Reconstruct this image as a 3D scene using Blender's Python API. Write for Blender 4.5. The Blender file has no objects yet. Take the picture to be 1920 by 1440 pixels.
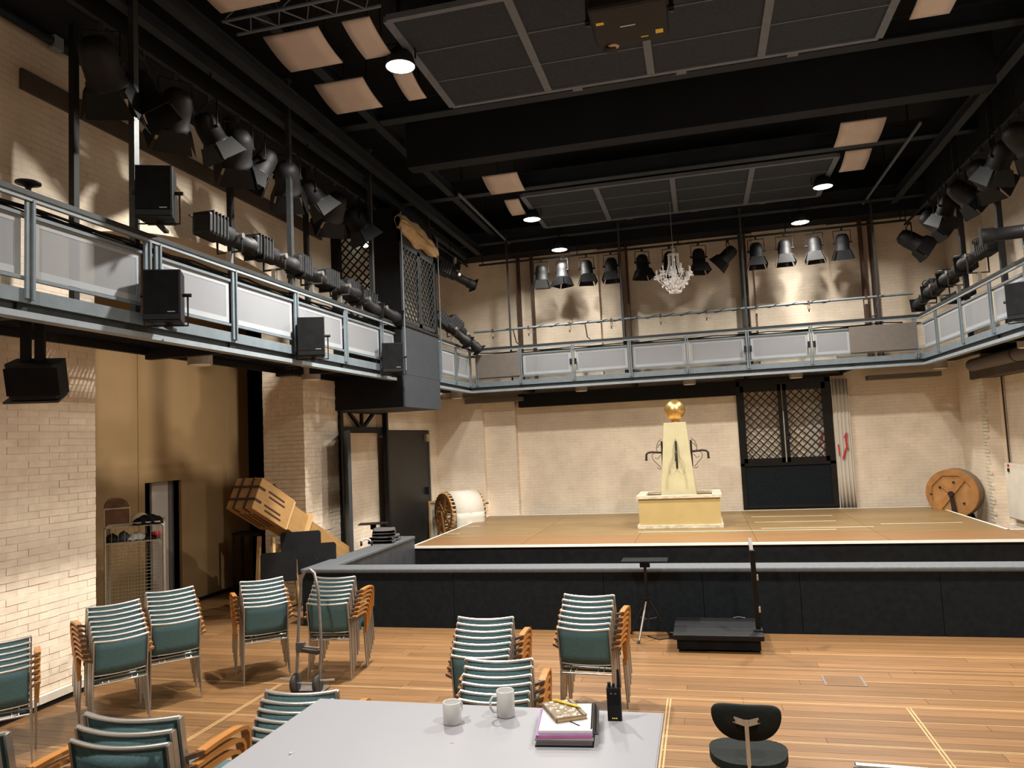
import bpy, math, random
from mathutils import Vector, Matrix, Euler
random.seed(7)
PI = math.pi
S = bpy.context.scene
COL = S.collection

# ------------------------------------------------------------------ camera, world, exposure
cam_data = bpy.data.cameras.new('camera')
cam_data.sensor_width = 36.0
cam_data.sensor_fit = 'HORIZONTAL'
cam_data.lens = 36.0 * 1396.8 / 1920.0
cam_data.clip_start = 0.05
cam_data.clip_end = 100
cam = bpy.data.objects.new('camera', cam_data)
COL.objects.link(cam)
_yaw, _pitch, _roll = -0.24468, 0.07584, -0.046405
_f = Vector((math.sin(_yaw) * math.cos(_pitch), math.cos(_yaw) * math.cos(_pitch), math.sin(_pitch)))
_r = Vector((math.cos(_yaw), -math.sin(_yaw), 0))
_u = _r.cross(_f)
_r2 = _r * math.cos(_roll) + _u * math.sin(_roll)
_u2 = -_r * math.sin(_roll) + _u * math.cos(_roll)
cam.matrix_world = Matrix(((_r2.x, _u2.x, -_f.x, 0), (_r2.y, _u2.y, -_f.y, 0), (_r2.z, _u2.z, -_f.z, 2.5), (0, 0, 0, 1)))
S.camera = cam

W = bpy.data.worlds.new('world')
S.world = W
W.use_nodes = True
W.node_tree.nodes['Background'].inputs[0].default_value = (0.9, 0.95, 1.0, 1)
W.node_tree.nodes['Background'].inputs[1].default_value = 0.03
S.view_settings.view_transform = 'Standard'
S.view_settings.look = 'None'
S.view_settings.gamma = 1.0
S.view_settings.use_curve_mapping = False
S.view_settings.exposure = 0.0
LAMP_COLOR = (1.0, 0.95, 0.87)
LAMP_WATTS = 570.0
LAMP_SPREAD = 145.0                        # degrees: the reflectors throw the light down
# (x, y, z, share of LAMP_WATTS, label); work lights go on over the dark ceiling void; two fill lamps added behind the camera
FLOODS = [
    (-3.48, 8.75, 7.42, 1.1, 'blazing round work light at the near left corner of the ceiling panels'),
    (-3.36, 16.0, 7.42, 0.32, 'bright work light left of the far ceiling panels, above the balcony tower'),
    (-3.05, 17.6, 7.08, 0.08, 'bright work light hanging lowest at left over the rear balcony'),
    (2.75, 16.15, 7.42, 0.32, 'bright work light at the far right corner of the far ceiling panels'),
    (2.45, 17.5, 7.08, 0.08, 'bright work light hanging lowest at right over the rear balcony'),
    (-2.2, 12.5, 7.62, 0.5, 'work light above the stage front, hidden behind the deep black beam, left one'),
    (1.7, 12.5, 7.62, 0.5, 'work light above the stage front, hidden behind the deep black beam, right one'),
    (2.75, 8.75, 7.42, 1.1, 'work light at the near right corner of the ceiling panels, out of frame'),
    (-3.4, 1.2, 7.42, 0.55, 'work light over the seating riser behind the camera, left one'),
    (2.75, 1.2, 7.42, 0.55, 'work light over the seating riser behind the camera, right one'),
]

# ------------------------------------------------------------------ materials
def _nt(name):
    m = bpy.data.materials.new(name)
    m.use_nodes = True
    nt = m.node_tree
    return m, nt, nt.nodes['Principled BSDF']

def mat(name, col, rough=0.6, metal=0.0, var=0.12, scale=6.0, stretch=(1, 1, 1), bump=0.0, coord='Object', rnd=0.0, spec=0.4, detail=4.0):
    """noise-varied surface; stretch pulls the grain, rnd varies the shade from object to object"""
    m, nt, b = _nt(name)
    N, L = nt.nodes, nt.links
    if coord == 'World':
        tc = N.new('ShaderNodeNewGeometry'); out = tc.outputs['Position']
    else:
        tc = N.new('ShaderNodeTexCoord'); out = tc.outputs['Object']
    mp = N.new('ShaderNodeMapping'); mp.inputs['Scale'].default_value = stretch
    L.new(out, mp.inputs['Vector'])
    no = N.new('ShaderNodeTexNoise'); no.inputs['Scale'].default_value = scale; no.inputs['Detail'].default_value = detail
    L.new(mp.outputs['Vector'], no.inputs['Vector'])
    cr = N.new('ShaderNodeValToRGB')
    lo = [max(0, c * (1 - var)) for c in col]; hi = [min(1, c * (1 + var)) for c in col]
    cr.color_ramp.elements[0].position = 0.3; cr.color_ramp.elements[1].position = 0.7
    cr.color_ramp.elements[0].color = (*lo, 1); cr.color_ramp.elements[1].color = (*hi, 1)
    L.new(no.outputs['Fac'], cr.inputs['Fac'])
    last = cr.outputs['Color']
    if rnd:
        oi = N.new('ShaderNodeObjectInfo')
        mr = N.new('ShaderNodeMapRange'); mr.inputs['To Min'].default_value = 1 - rnd; mr.inputs['To Max'].default_value = 1 + rnd
        L.new(oi.outputs['Random'], mr.inputs['Value'])
        hs = N.new('ShaderNodeHueSaturation')
        L.new(mr.outputs['Result'], hs.inputs['Value']); L.new(last, hs.inputs['Color'])
        last = hs.outputs['Color']
    L.new(last, b.inputs['Base Color'])
    b.inputs['Roughness'].default_value = rough
    b.inputs['Metallic'].default_value = metal
    b.inputs['Specular IOR Level'].default_value = spec
    if bump:
        bp = N.new('ShaderNodeBump'); bp.inputs['Strength'].default_value = bump; bp.inputs['Distance'].default_value = 0.01
        L.new(no.outputs['Fac'], bp.inputs['Height']); L.new(bp.outputs['Normal'], b.inputs['Normal'])
    return m

def brick_mat(name, col, axis, var=0.1, joints=0.80, bump=0.5, fresh=1.0):
    """painted brickwork: courses as fine relief, paint patches as slow noise; axis is the wall's own running direction"""
    m, nt, b = _nt(name)
    N, L = nt.nodes, nt.links
    g = N.new('ShaderNodeNewGeometry')
    sep = N.new('ShaderNodeSeparateXYZ'); L.new(g.outputs['Position'], sep.inputs[0])
    wob = N.new('ShaderNodeTexNoise'); wob.inputs['Scale'].default_value = 2.2
    L.new(g.outputs['Position'], wob.inputs['Vector'])
    ml = N.new('ShaderNodeMath'); ml.operation = 'MULTIPLY_ADD'; ml.inputs[1].default_value = 0.03
    L.new(wob.outputs['Fac'], ml.inputs[0]); L.new(sep.outputs['Z'], ml.inputs[2])
    cmb = N.new('ShaderNodeCombineXYZ')
    if axis == 'XY':
        ad = N.new('ShaderNodeMath'); ad.operation = 'ADD'
        L.new(sep.outputs['X'], ad.inputs[0]); L.new(sep.outputs['Y'], ad.inputs[1]); L.new(ad.outputs[0], cmb.inputs['X'])
    else:
        L.new(sep.outputs[axis], cmb.inputs['X'])
    L.new(ml.outputs[0], cmb.inputs['Y'])
    br = N.new('ShaderNodeTexBrick')
    br.inputs['Scale'].default_value = 1.0
    br.inputs['Brick Width'].default_value = 0.25; br.inputs['Row Height'].default_value = 0.075
    br.inputs['Mortar Size'].default_value = 0.007; br.inputs['Mortar Smooth'].default_value = 0.6
    br.inputs['Color1'].default_value = (1, 1, 1, 1); br.inputs['Color2'].default_value = (0.93, 0.93, 0.93, 1)
    br.inputs['Mortar'].default_value = (joints, joints, joints, 1)
    L.new(cmb.outputs[0], br.inputs['Vector'])
    n1 = N.new('ShaderNodeTexNoise'); n1.inputs['Scale'].default_value = 1.3; n1.inputs['Detail'].default_value = 6
    L.new(g.outputs['Position'], n1.inputs['Vector'])
    cr = N.new('ShaderNodeValToRGB')
    cr.color_ramp.elements[0].position = 0.32; cr.color_ramp.elements[1].position = 0.68
    cr.color_ramp.elements[0].color = (*[c * (1 - var) for c in col], 1); cr.color_ramp.elements[1].color = (*[min(1, c * (1 + var)) for c in col], 1)
    L.new(n1.outputs['Fac'], cr.inputs['Fac'])
    # joints only break through the paint in places
    n2 = N.new('ShaderNodeTexNoise'); n2.inputs['Scale'].default_value = 3.5; n2.inputs['Detail'].default_value = 3
    L.new(g.outputs['Position'], n2.inputs['Vector'])
    mr = N.new('ShaderNodeMapRange'); mr.inputs['From Min'].default_value = 0.42; mr.inputs['From Max'].default_value = 0.62
    mr.inputs['To Min'].default_value = 0.25 * fresh; mr.inputs['To Max'].default_value = 1.0 * fresh
    L.new(n2.outputs['Fac'], mr.inputs['Value'])
    mx = N.new('ShaderNodeMix'); mx.data_type = 'RGBA'; mx.blend_type = 'MULTIPLY'
    L.new(mr.outputs['Result'], mx.inputs['Factor']); L.new(cr.outputs['Color'], mx.inputs['A']); L.new(br.outputs['Color'], mx.inputs['B'])
    L.new(mx.outputs['Result'], b.inputs['Base Color'])
    n3 = N.new('ShaderNodeTexNoise'); n3.inputs['Scale'].default_value = 14; n3.inputs['Detail'].default_value = 4
    L.new(g.outputs['Position'], n3.inputs['Vector'])
    s1 = N.new('ShaderNodeMath'); s1.operation = 'MULTIPLY_ADD'; s1.inputs[1].default_value = 0.5
    L.new(n3.outputs['Fac'], s1.inputs[0])
    bw = N.new('ShaderNodeRGBToBW'); L.new(br.outputs['Color'], bw.inputs[0]); L.new(bw.outputs[0], s1.inputs[2])
    bp = N.new('ShaderNodeBump'); bp.inputs['Strength'].default_value = bump; bp.inputs['Distance'].default_value = 0.02
    L.new(s1.outputs[0], bp.inputs['Height']); L.new(bp.outputs['Normal'], b.inputs['Normal'])
    b.inputs['Roughness'].default_value = 0.75
    b.inputs['Specular IOR Level'].default_value = 0.25
    return m

def emit(name, col, strength):
    m, nt, b = _nt(name)
    b.inputs['Base Color'].default_value = (*col, 1)
    b.inputs['Emission Color'].default_value = (*col, 1)
    b.inputs['Emission Strength'].default_value = strength
    return m

def perforated(name, col, clear):
    """sheet punched with holes far finer than a pixel: part of the light goes straight through"""
    m, nt, b = _nt(name)
    N, L = nt.nodes, nt.links
    b.inputs['Base Color'].default_value = (*col, 1); b.inputs['Roughness'].default_value = 0.5
    tr = N.new('ShaderNodeBsdfTransparent')
    mx = N.new('ShaderNodeMixShader')
    tc = N.new('ShaderNodeTexCoord')
    vo = N.new('ShaderNodeTexNoise'); vo.inputs['Scale'].default_value = 2.0
    L.new(tc.outputs['Object'], vo.inputs['Vector'])
    mr = N.new('ShaderNodeMapRange'); mr.inputs['To Min'].default_value = clear - 0.06; mr.inputs['To Max'].default_value = clear + 0.06
    L.new(vo.outputs['Fac'], mr.inputs['Value']); L.new(mr.outputs['Result'], mx.inputs['Fac'])
    out = N['Material Output']
    L.new(b.outputs[0], mx.inputs[1]); L.new(tr.outputs[0], mx.inputs[2]); L.new(mx.outputs[0], out.inputs['Surface'])
    return m

def glass(name, col, rough=0.05):
    m, nt, b = _nt(name)
    b.inputs['Base Color'].default_value = (*col, 1); b.inputs['Roughness'].default_value = rough
    b.inputs['Transmission Weight'].default_value = 0.35; b.inputs['IOR'].default_value = 1.5
    return m

M = {}
CREAM = (0.84, 0.715, 0.565)
M['brick_x'] = brick_mat('painted_brick_back', CREAM, 'X')
M['brick_y'] = brick_mat('painted_brick_side', CREAM, 'Y')
M['brick_old'] = brick_mat('worn_brick_corner', (0.70, 0.62, 0.47), 'XY', 0.16, 0.6, 0.9)
M['brick_piece'] = mat('painted_brick_piece', CREAM, 0.75, 0, 0.07, 9, bump=0.5, rnd=0.05, coord='World', spec=0.25)
M['mortar_old'] = mat('painted_mortar', (0.64, 0.56, 0.43), 0.85, 0, 0.12, 12, bump=0.5, coord='World', spec=0.2)
M['partition'] = mat('partition_paint', (0.29, 0.185, 0.085), 0.6, 0, 0.05, 2, rnd=0.03)
M['plank'] = mat('oiled_floor_plank', (0.188, 0.098, 0.040), 0.38, 0, 0.18, 3.0, (0.5, 9, 1), 0.04, 'World', 0.2, 0.45)
M['subfloor'] = mat('dark_subfloor_wood', (0.12, 0.062, 0.026), 0.6, 0, 0.2, 4, coord='World')  # darker wood of the slab, seen in the plank joints
M['inlay'] = mat('pale_floor_inlay', (0.42, 0.275, 0.13), 0.4, 0, 0.1, 6, coord='World')
M['stage_front'] = mat('stage_wood_orange', (0.225, 0.120, 0.050), 0.42, 0, 0.14, 2.5, (0.4, 10, 1), 0, 'World', 0.05)
M['stage_worn'] = mat('stage_wood_olive', (0.21, 0.135, 0.058), 0.42, 0, 0.28, 2.2, (0.5, 7, 1), 0, 'World', 0.08)
M['white_edge'] = mat('white_edge_strip', (0.85, 0.82, 0.74), 0.5, 0, 0.05, 5)
M['black_cloth'] = mat('black_velour', (0.008, 0.0085, 0.009), 0.9, 0, 0.3, 8, spec=0.15)
M['pit_black'] = mat('black_pit_felt', (0.0085, 0.0115, 0.0145), 0.8, 0, 0.25, 18, spec=0.15)
M['pit_cap'] = mat('grey_pit_cap', (0.085, 0.092, 0.10), 0.75, 0, 0.15, 20)
M['black'] = mat('black_paint', (0.006, 0.0062, 0.007), 0.55, 0, 0.2, 10, spec=0.25)
M['black_gloss'] = mat('black_lacquer', (0.007, 0.007, 0.007), 0.25, 0, 0.15, 10)
M['black_metal'] = mat('black_metal', (0.009, 0.009, 0.0105), 0.6, 0.1, 0.25, 12)
M['dark_metal'] = mat('dark_grey_metal', (0.06, 0.065, 0.068), 0.42, 0.5, 0.15, 12)
M['ceil_black'] = mat('black_ceiling', (0.004, 0.0068, 0.012), 0.85, 0, 0.3, 1.5)
M['ceil_dark'] = mat('dark_ceiling_steel', (0.012, 0.018, 0.028), 0.6, 0, 0.25, 3)
M['ceil_panel'] = mat('woven_ceiling_panel', (0.024, 0.033, 0.047), 0.85, 0, 0.2, 30)
M['ceil_frame'] = mat('grey_ceiling_frame', (0.135, 0.16, 0.20), 0.6, 0, 0.1, 6)
M['reflector'] = mat('pale_reflector', (0.60, 0.52, 0.48), 0.5, 0, 0.06, 3)
M['rail_grey'] = mat('blue_grey_steel', (0.175, 0.215, 0.245), 0.42, 0.15, 0.1, 8)
M['rail_light'] = mat('light_grey_steel', (0.29, 0.34, 0.375), 0.4, 0.15, 0.08, 8)
M['rail_dark'] = mat('dark_rail_cap', (0.03, 0.034, 0.037), 0.5, 0.2, 0.15, 8)
M['panel_border'] = mat('panel_border_grey', (0.345, 0.37, 0.40), 0.5, 0.1, 0.04, 4)
M['perf'] = perforated('perforated_sheet', (0.27, 0.285, 0.31), 0.24)
M['taupe'] = mat('taupe_board', (0.15, 0.13, 0.115), 0.7, 0, 0.06, 10)
M['tower_grey'] = mat('tower_lit_grey', (0.040, 0.047, 0.058), 0.55, 0, 0.1, 5)  # black tower's lit face put into a lighter grey; a bundle shares it
M['door_black'] = mat('door_black_paint', (0.008, 0.009, 0.0095), 0.5, 0, 0.2, 6)
M['door_grey'] = mat('door_grey_paint', (0.045, 0.049, 0.055), 0.5, 0, 0.15, 6)
M['teal'] = mat('teal_upholstery', (0.075, 0.14, 0.15), 0.85, 0, 0.1, 60, spec=0.2, bump=0.15)
M['chrome'] = mat('satin_steel', (0.66, 0.65, 0.63), 0.32, 0.9, 0.06, 10)
M['leg_steel'] = mat('leg_steel', (0.42, 0.39, 0.35), 0.4, 0.85, 0.1, 10)
M['beech'] = mat('bent_beech', (0.40, 0.165, 0.04), 0.35, 0, 0.15, 8, (6, 1, 6), 0, 'Object', 0.08)
M['peg'] = mat('dark_arm_peg', (0.10, 0.055, 0.03), 0.5, 0, 0.2, 10)
M['table_top'] = mat('pale_grey_laminate', (0.275, 0.275, 0.30), 0.35, 0, 0.015, 3)
M['table_edge'] = mat('table_edge', (0.32, 0.31, 0.30), 0.5, 0, 0.05, 5)
M['china'] = mat('white_china', (0.52, 0.52, 0.51), 0.15, 0, 0.02, 5, spec=0.6)
M['paper'] = mat('white_paper', (0.58, 0.58, 0.59), 0.7, 0, 0.02, 20)
M['binder_grey'] = mat('binder_grey', (0.24, 0.22, 0.26), 0.6, 0, 0.05, 10)
M['purple'] = mat('purple_folder', (0.30, 0.16, 0.33), 0.5, 0, 0.1, 15)
M['pink'] = mat('pink_sheets', (0.55, 0.12, 0.36), 0.5, 0, 0.1, 15)
M['floral'] = mat('brown_floral_cover', (0.20, 0.145, 0.095), 0.6, 0, 0.3, 40)
M['blossom'] = mat('pale_blossom_print', (0.72, 0.62, 0.44), 0.6, 0, 0.1, 40)
M['yellow'] = mat('yellow_plastic', (0.72, 0.50, 0.03), 0.3, 0, 0.05, 10)
M['red'] = mat('red_paint', (0.55, 0.03, 0.05), 0.5, 0, 0.1, 10)
M['pinkred'] = mat('faded_red_paint', (0.66, 0.22, 0.22), 0.6, 0, 0.2, 10)
M['plywood'] = mat('pale_plywood', (0.38, 0.215, 0.08), 0.5, 0, 0.12, 4, (1, 1, 5))
M['pine'] = mat('pale_pine', (0.58, 0.38, 0.17), 0.5, 0, 0.12, 5, (1, 6, 1))
M['strap'] = mat('dark_strap', (0.045, 0.022, 0.018), 0.6, 0, 0.1, 8)
M['rim_wood'] = mat('orange_rim_wood', (0.33, 0.15, 0.045), 0.45, 0, 0.2, 6, rnd=0.05)
M['drum_wood'] = mat('orange_drum_wood', (0.36, 0.175, 0.06), 0.45, 0, 0.2, 5)
M['drum_side'] = mat('weathered_drum_side', (0.18, 0.13, 0.085), 0.6, 0, 0.2, 6)
M['canvas'] = mat('white_canvas', (0.66, 0.61, 0.53), 0.8, 0, 0.03, 6)
M['gold'] = mat('gold_leaf', (0.80, 0.50, 0.16), 0.3, 0.9, 0.16, 14, bump=0.2)
M['stone_cream'] = mat('cream_stone_paint', (0.50, 0.44, 0.26), 0.55, 0, 0.08, 4)
M['basin_yellow'] = mat('ochre_basin_paint', (0.46, 0.34, 0.14), 0.55, 0, 0.05, 3)
M['marble'] = mat('veined_marble', (0.56, 0.50, 0.38), 0.4, 0, 0.35, 7, (1, 1, 3), detail=8)
M['iron'] = mat('wrought_iron', (0.025, 0.017, 0.013), 0.5, 0.3, 0.2, 14)
M['crystal'] = mat('chandelier_crystal', (0.96, 0.96, 0.98), 0.08, 0, 0.03, 30, spec=1.0)
M['candle'] = mat('ivory_candle', (0.82, 0.78, 0.74), 0.4, 0, 0.03, 10)
M['leather'] = mat('brown_trunk_leather', (0.105, 0.045, 0.02), 0.5, 0, 0.3, 9)
M['brass'] = mat('worn_trunk_edge', (0.42, 0.34, 0.24), 0.45, 0.3, 0.2, 10)
M['wire'] = mat('galvanised_wire', (0.55, 0.50, 0.40), 0.4, 0.7, 0.1, 10)
M['truck_steel'] = mat('worn_grey_steel', (0.24, 0.22, 0.205), 0.45, 0.6, 0.2, 10)
M['rubber'] = mat('dark_rubber', (0.035, 0.032, 0.03), 0.7, 0, 0.1, 10)
M['blanket'] = mat('grey_wool_blanket', (0.085, 0.075, 0.078), 0.95, 0, 0.15, 30, bump=0.5)
M['linen'] = mat('beige_dust_cloth', (0.50, 0.36, 0.20), 0.85, 0, 0.12, 9, bump=0.2)
M['white_board'] = mat('pale_grey_board', (0.52, 0.48, 0.43), 0.5, 0, 0.04, 3)
M['plaster_white'] = mat('white_plaster', (0.72, 0.66, 0.56), 0.7, 0, 0.08, 3, coord='World')
M['can_white'] = mat('downlight_can', (0.34, 0.31, 0.28), 0.5, 0, 0.05, 8)
M['can_lens'] = mat('downlight_lens', (0.80, 0.76, 0.68), 0.3, 0, 0.03, 8)
M['lens_amber'] = glass('lamp_lens_glass', (0.75, 0.55, 0.35), 0.15)
M['flood_glow'] = emit('lit_flood_lens', (1.0, 0.97, 0.90), 12.0)
M['exit_glow'] = emit('lit_sign_face', (0.80, 1.0, 0.93), 2.2)
M['led'] = emit('yellow_status_mark', (0.85, 0.75, 0.10), 0.5)
M['seat_dark'] = mat('dark_seat_fabric', (0.016, 0.019, 0.018), 0.9, 0, 0.15, 50, spec=0.15)
M['floor_tinted_chrome'] = mat('chrome_floor_reflection', (0.70, 0.56, 0.42), 0.3, 0.55, 0.03, 8)  # orange reflection of the floor mixed into the chrome's own colour
M['rust'] = mat('dark_rusty_conduit', (0.085, 0.045, 0.03), 0.6, 0.2, 0.2, 10)
M['stain'] = mat('dark_beam_paint', (0.085, 0.07, 0.055), 0.7, 0, 0.15, 4, coord='World')

# ------------------------------------------------------------------ mesh builder
class MB:
    def __init__(self):
        self.v = []; self.f = []; self.s = []
    def add(self, vs, fs, smooth=False, T=None):
        n = len(self.v)
        for p in vs:
            p = Vector(p)
            self.v.append(tuple(T @ p) if T is not None else tuple(p))
        for q in fs:
            self.f.append(tuple(i + n for i in q)); self.s.append(smooth)
        return self
    def box(self, x0, x1, y0, y1, z0, z1, T=None):
        vs = [(x0, y0, z0), (x1, y0, z0), (x1, y1, z0), (x0, y1, z0), (x0, y0, z1), (x1, y0, z1), (x1, y1, z1), (x0, y1, z1)]
        return self.add(vs, [(3, 2, 1, 0), (4, 5, 6, 7), (0, 1, 5, 4), (1, 2, 6, 5), (2, 3, 7, 6), (3, 0, 4, 7)], False, T)
    def bar(self, p, q, w, h, up=(0, 0, 1), w2=None, h2=None):
        """rectangular bar from p to q: w across, h along up; may taper to w2, h2"""
        p = Vector(p); q = Vector(q); d = (q - p).normalized(); u = Vector(up)
        if abs(d.dot(u)) > 0.98: u = Vector((1, 0, 0))
        s = d.cross(u).normalized(); u = s.cross(d)
        w2 = w if w2 is None else w2; h2 = h if h2 is None else h2
        vs = []
        for c, a, b in ((p, w / 2, h / 2), (q, w2 / 2, h2 / 2)):
            vs += [c - s * a - u * b, c + s * a - u * b, c + s * a + u * b, c - s * a + u * b]
        return self.add(vs, [(3, 2, 1, 0), (4, 5, 6, 7), (0, 1, 5, 4), (1, 2, 6, 5), (2, 3, 7, 6), (3, 0, 4, 7)])
    def tube(self, pts, r, n=8, closed=False, caps=True):
        pts = [Vector(p) for p in pts]; k = len(pts)
        rs = r if isinstance(r, (list, tuple)) else [r] * k
        vs = []; prev = None
        for i, p in enumerate(pts):
            if closed: d = pts[(i + 1) % k] - pts[i - 1]
            else: d = pts[min(i + 1, k - 1)] - pts[max(i - 1, 0)]
            d.normalize()
            if prev is None:
                a = Vector((0, 0, 1)) if abs(d.z) < 0.9 else Vector((1, 0, 0))
                prev = d.cross(a).normalized()
            s = (prev - d * prev.dot(d)).normalized(); prev = s; t = d.cross(s)
            for j in range(n):
                a = 2 * PI * j / n
                vs.append(p + s * (math.cos(a) * rs[i]) + t * (math.sin(a) * rs[i]))
        fs = []
        for i in range(k if closed else k - 1):
            for j in range(n):
                a = i * n + j; b = i * n + (j + 1) % n; c = ((i + 1) % k) * n
                fs.append((a, b, c + (j + 1) % n, c + j))
        self.add(vs, fs, True)
        if caps and not closed:
            self.add(vs[:n], [tuple(range(n - 1, -1, -1))]); self.add(vs[-n:], [tuple(range(n))])
        return self
    def lathe(self, prof, n=20, T=None, smooth=True, cap=True):
        """profile of (radius, z) turned about z"""
        vs = []; fs = []; k = len(prof)
        for r, z in prof:
            for j in range(n):
                a = 2 * PI * j / n; vs.append((r * math.cos(a), r * math.sin(a), z))
        for i in range(k - 1):
            for j in range(n):
                fs.append((i * n + j, i * n + (j + 1) % n, (i + 1) * n + (j + 1) % n, (i + 1) * n + j))
        self.add(vs, fs, smooth, T)
        if cap:
            if prof[0][0] > 1e-5: self.add(vs[:n], [tuple(range(n - 1, -1, -1))], False, T)
            if prof[-1][0] > 1e-5: self.add(vs[-n:], [tuple(range(n))], False, T)
        return self
    def prism(self, poly, z0, z1, T=None, smooth=False):
        """closed outline in xy pushed from z0 to z1 (counter-clockwise)"""
        n = len(poly)
        vs = [(x, y, z0) for x, y in poly] + [(x, y, z1) for x, y in poly]
        self.add(vs, [tuple(range(n - 1, -1, -1)), tuple(range(n, 2 * n))], False, T)
        return self.add(vs, [(i, (i + 1) % n, n + (i + 1) % n, n + i) for i in range(n)], smooth, T)
    def sheet(self, fn, nu, nv, thick, smooth=True):
        """surface fn(u, v) with thickness along its normal"""
        P = [[Vector(fn(i / nu, j / nv)) for j in range(nv + 1)] for i in range(nu + 1)]
        A = []; B = []
        for i in range(nu + 1):
            for j in range(nv + 1):
                du = P[min(i + 1, nu)][j] - P[max(i - 1, 0)][j]; dv = P[i][min(j + 1, nv)] - P[i][max(j - 1, 0)]
                nrm = du.cross(dv).normalized()
                A.append(P[i][j] + nrm * thick / 2); B.append(P[i][j] - nrm * thick / 2)
        w = nv + 1; o = len(A); top = []; side = []
        for i in range(nu):
            for j in range(nv):
                a, b, c, d = i * w + j, (i + 1) * w + j, (i + 1) * w + j + 1, i * w + j + 1
                top += [(a, b, c, d), (o + d, o + c, o + b, o + a)]
        for i in range(nu):
            a, b = i * w, (i + 1) * w; side.append((a, o + a, o + b, b))
            a, b = i * w + nv, (i + 1) * w + nv; side.append((b, o + b, o + a, a))
        for j in range(nv):
            a, b = j, j + 1; side.append((b, o + b, o + a, a))
            a, b = nu * w + j, nu * w + j + 1; side.append((a, o + a, o + b, b))
        self.add(A + B, top, smooth); n = len(self.v) - len(A + B)
        for q in side:
            self.f.append(tuple(i + n for i in q)); self.s.append(False)
        return self
    def ball(self, c, r, n=12, sz=1.0):
        prof = [(max(1e-6, r * math.sin(PI * i / n)), -r * sz * math.cos(PI * i / n)) for i in range(n + 1)]
        return self.lathe(prof, max(8, n + 4), Matrix.Translation(c), True, False)
    def build(self, name, material, parent=None, loc=None, bevel=0.0, seg=2):
        me = bpy.data.meshes.new(name)
        me.from_pydata(self.v, [], self.f)
        me.polygons.foreach_set('use_smooth', self.s)
        me.materials.append(material)
        me.update()
        o = bpy.data.objects.new(name, me)
        COL.objects.link(o)
        if parent is not None: o.parent = parent
        if loc is not None: o.location = loc
        if bevel:
            b = o.modifiers.new('edge', 'BEVEL'); b.width = bevel; b.segments = seg; b.limit_method = 'ANGLE'; b.angle_limit = 0.7
        return o

def tag(o, label=None, cat=None, group=None, kind=None):
    if label: o['label'] = label
    if cat: o['category'] = cat
    if group: o['group'] = group
    if kind: o['kind'] = kind
    return o

def thing(name, label, cat, loc=(0, 0, 0), rz=0.0, group=None, rot=None):
    o = bpy.data.objects.new(name, None)
    o.empty_display_size = 0.1
    COL.objects.link(o)
    o.location = loc
    o.rotation_euler = rot if rot is not None else (0, 0, rz)
    return tag(o, label, cat, group)

def dup(root, loc, rz=None, label=None, group=None, rot=None):
    """copy a thing with its parts and sub-parts"""
    r = root.copy(); COL.objects.link(r); r.location = loc
    if rz is not None: r.rotation_euler = (0, 0, rz)
    if rot is not None: r.rotation_euler = rot
    if label: r['label'] = label
    if group: r['group'] = group
    for ch in list(root.children):
        c = ch.copy(); COL.objects.link(c); c.parent = r
        for g in ch.children:
            d = g.copy(); COL.objects.link(d); d.parent = c
    return r

def copies(proto, items, parent=None):
    """shared-mesh copies: items are (location, scale)"""
    out = []
    for loc, sc in items:
        c = proto.copy(); COL.objects.link(c); c.location = loc; c.scale = sc
        if parent is not None: c.parent = parent
        out.append(c)
    return out

def unit_box(name, material, chamfer=0.0):
    me = bpy.data.meshes.new(name)
    b = MB().box(-.5, .5, -.5, .5, -.5, .5)
    me.from_pydata(b.v, [], b.f); me.materials.append(material); me.update()
    return bpy.data.objects.new(name, me)

def structure(name, mb, m, parent=None):
    o = mb.build(name, m, parent)
    if parent is None: o['kind'] = 'structure'
    return o

ORD = ['lowest', 'second', 'third', 'fourth', 'fifth', 'sixth', 'seventh', 'eighth', 'ninth', 'tenth', 'eleventh', 'twelfth']
NTH = ['first', 'second', 'third', 'fourth', 'fifth', 'sixth', 'seventh', 'eighth', 'ninth', 'tenth', 'eleventh', 'twelfth', 'thirteenth']

# ================================================================== THE ROOM
ZC = 8.4
# ---- floor
flo = structure('floor', MB().box(-9.2, 7.6, -6, 19.6, -0.3, -0.006), M['subfloor'])
rnd = random.Random(3)
pl = unit_box('plank', M['plank'])
PW = 0.145
items = []
def plank_rows(xa, xb, ya, yb):
    y = ya
    while y < yb - 0.02:
        w = min(PW, yb - y)
        x = xa - rnd.uniform(0, 1.2)
        while x < xb:
            ln = rnd.uniform(2.2, 4.6)
            a = max(x, xa); b = min(x + ln, xb)
            if b - a > 0.05:
                items.append((((a + b) / 2, y + w / 2, -0.006), (b - a - 0.004, w - 0.004, 0.012)))
            x += ln
        y += w
plank_rows(-6.69, 6.0, 5.15, 9.79)
plank_rows(-8.54, -5.75, 9.79, 12.4)
plank_rows(-8.54, -6.69, 8.6, 9.79)
copies(pl, items[:298], flo)
rest = MB()
for (c, s) in items[298:]:
    rest.box(c[0] - s[0] / 2, c[0] + s[0] / 2, c[1] - s[1] / 2, c[1] + s[1] / 2, -0.012, 0)
rest.box(-6.69, 6.0, -6, 5.147, -0.012, 0)
rest.box(-8.54, -5.75, 12.4, 19, -0.012, 0)
rest.box(5.0, 6.0, 9.79, 18.9, -0.012, 0)
rest.box(-5.75, 5.0, 10.2, 18.9, -0.05, -0.01)
tag(rest.build('plank_area', M['plank'], flo), kind='stuff')
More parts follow.
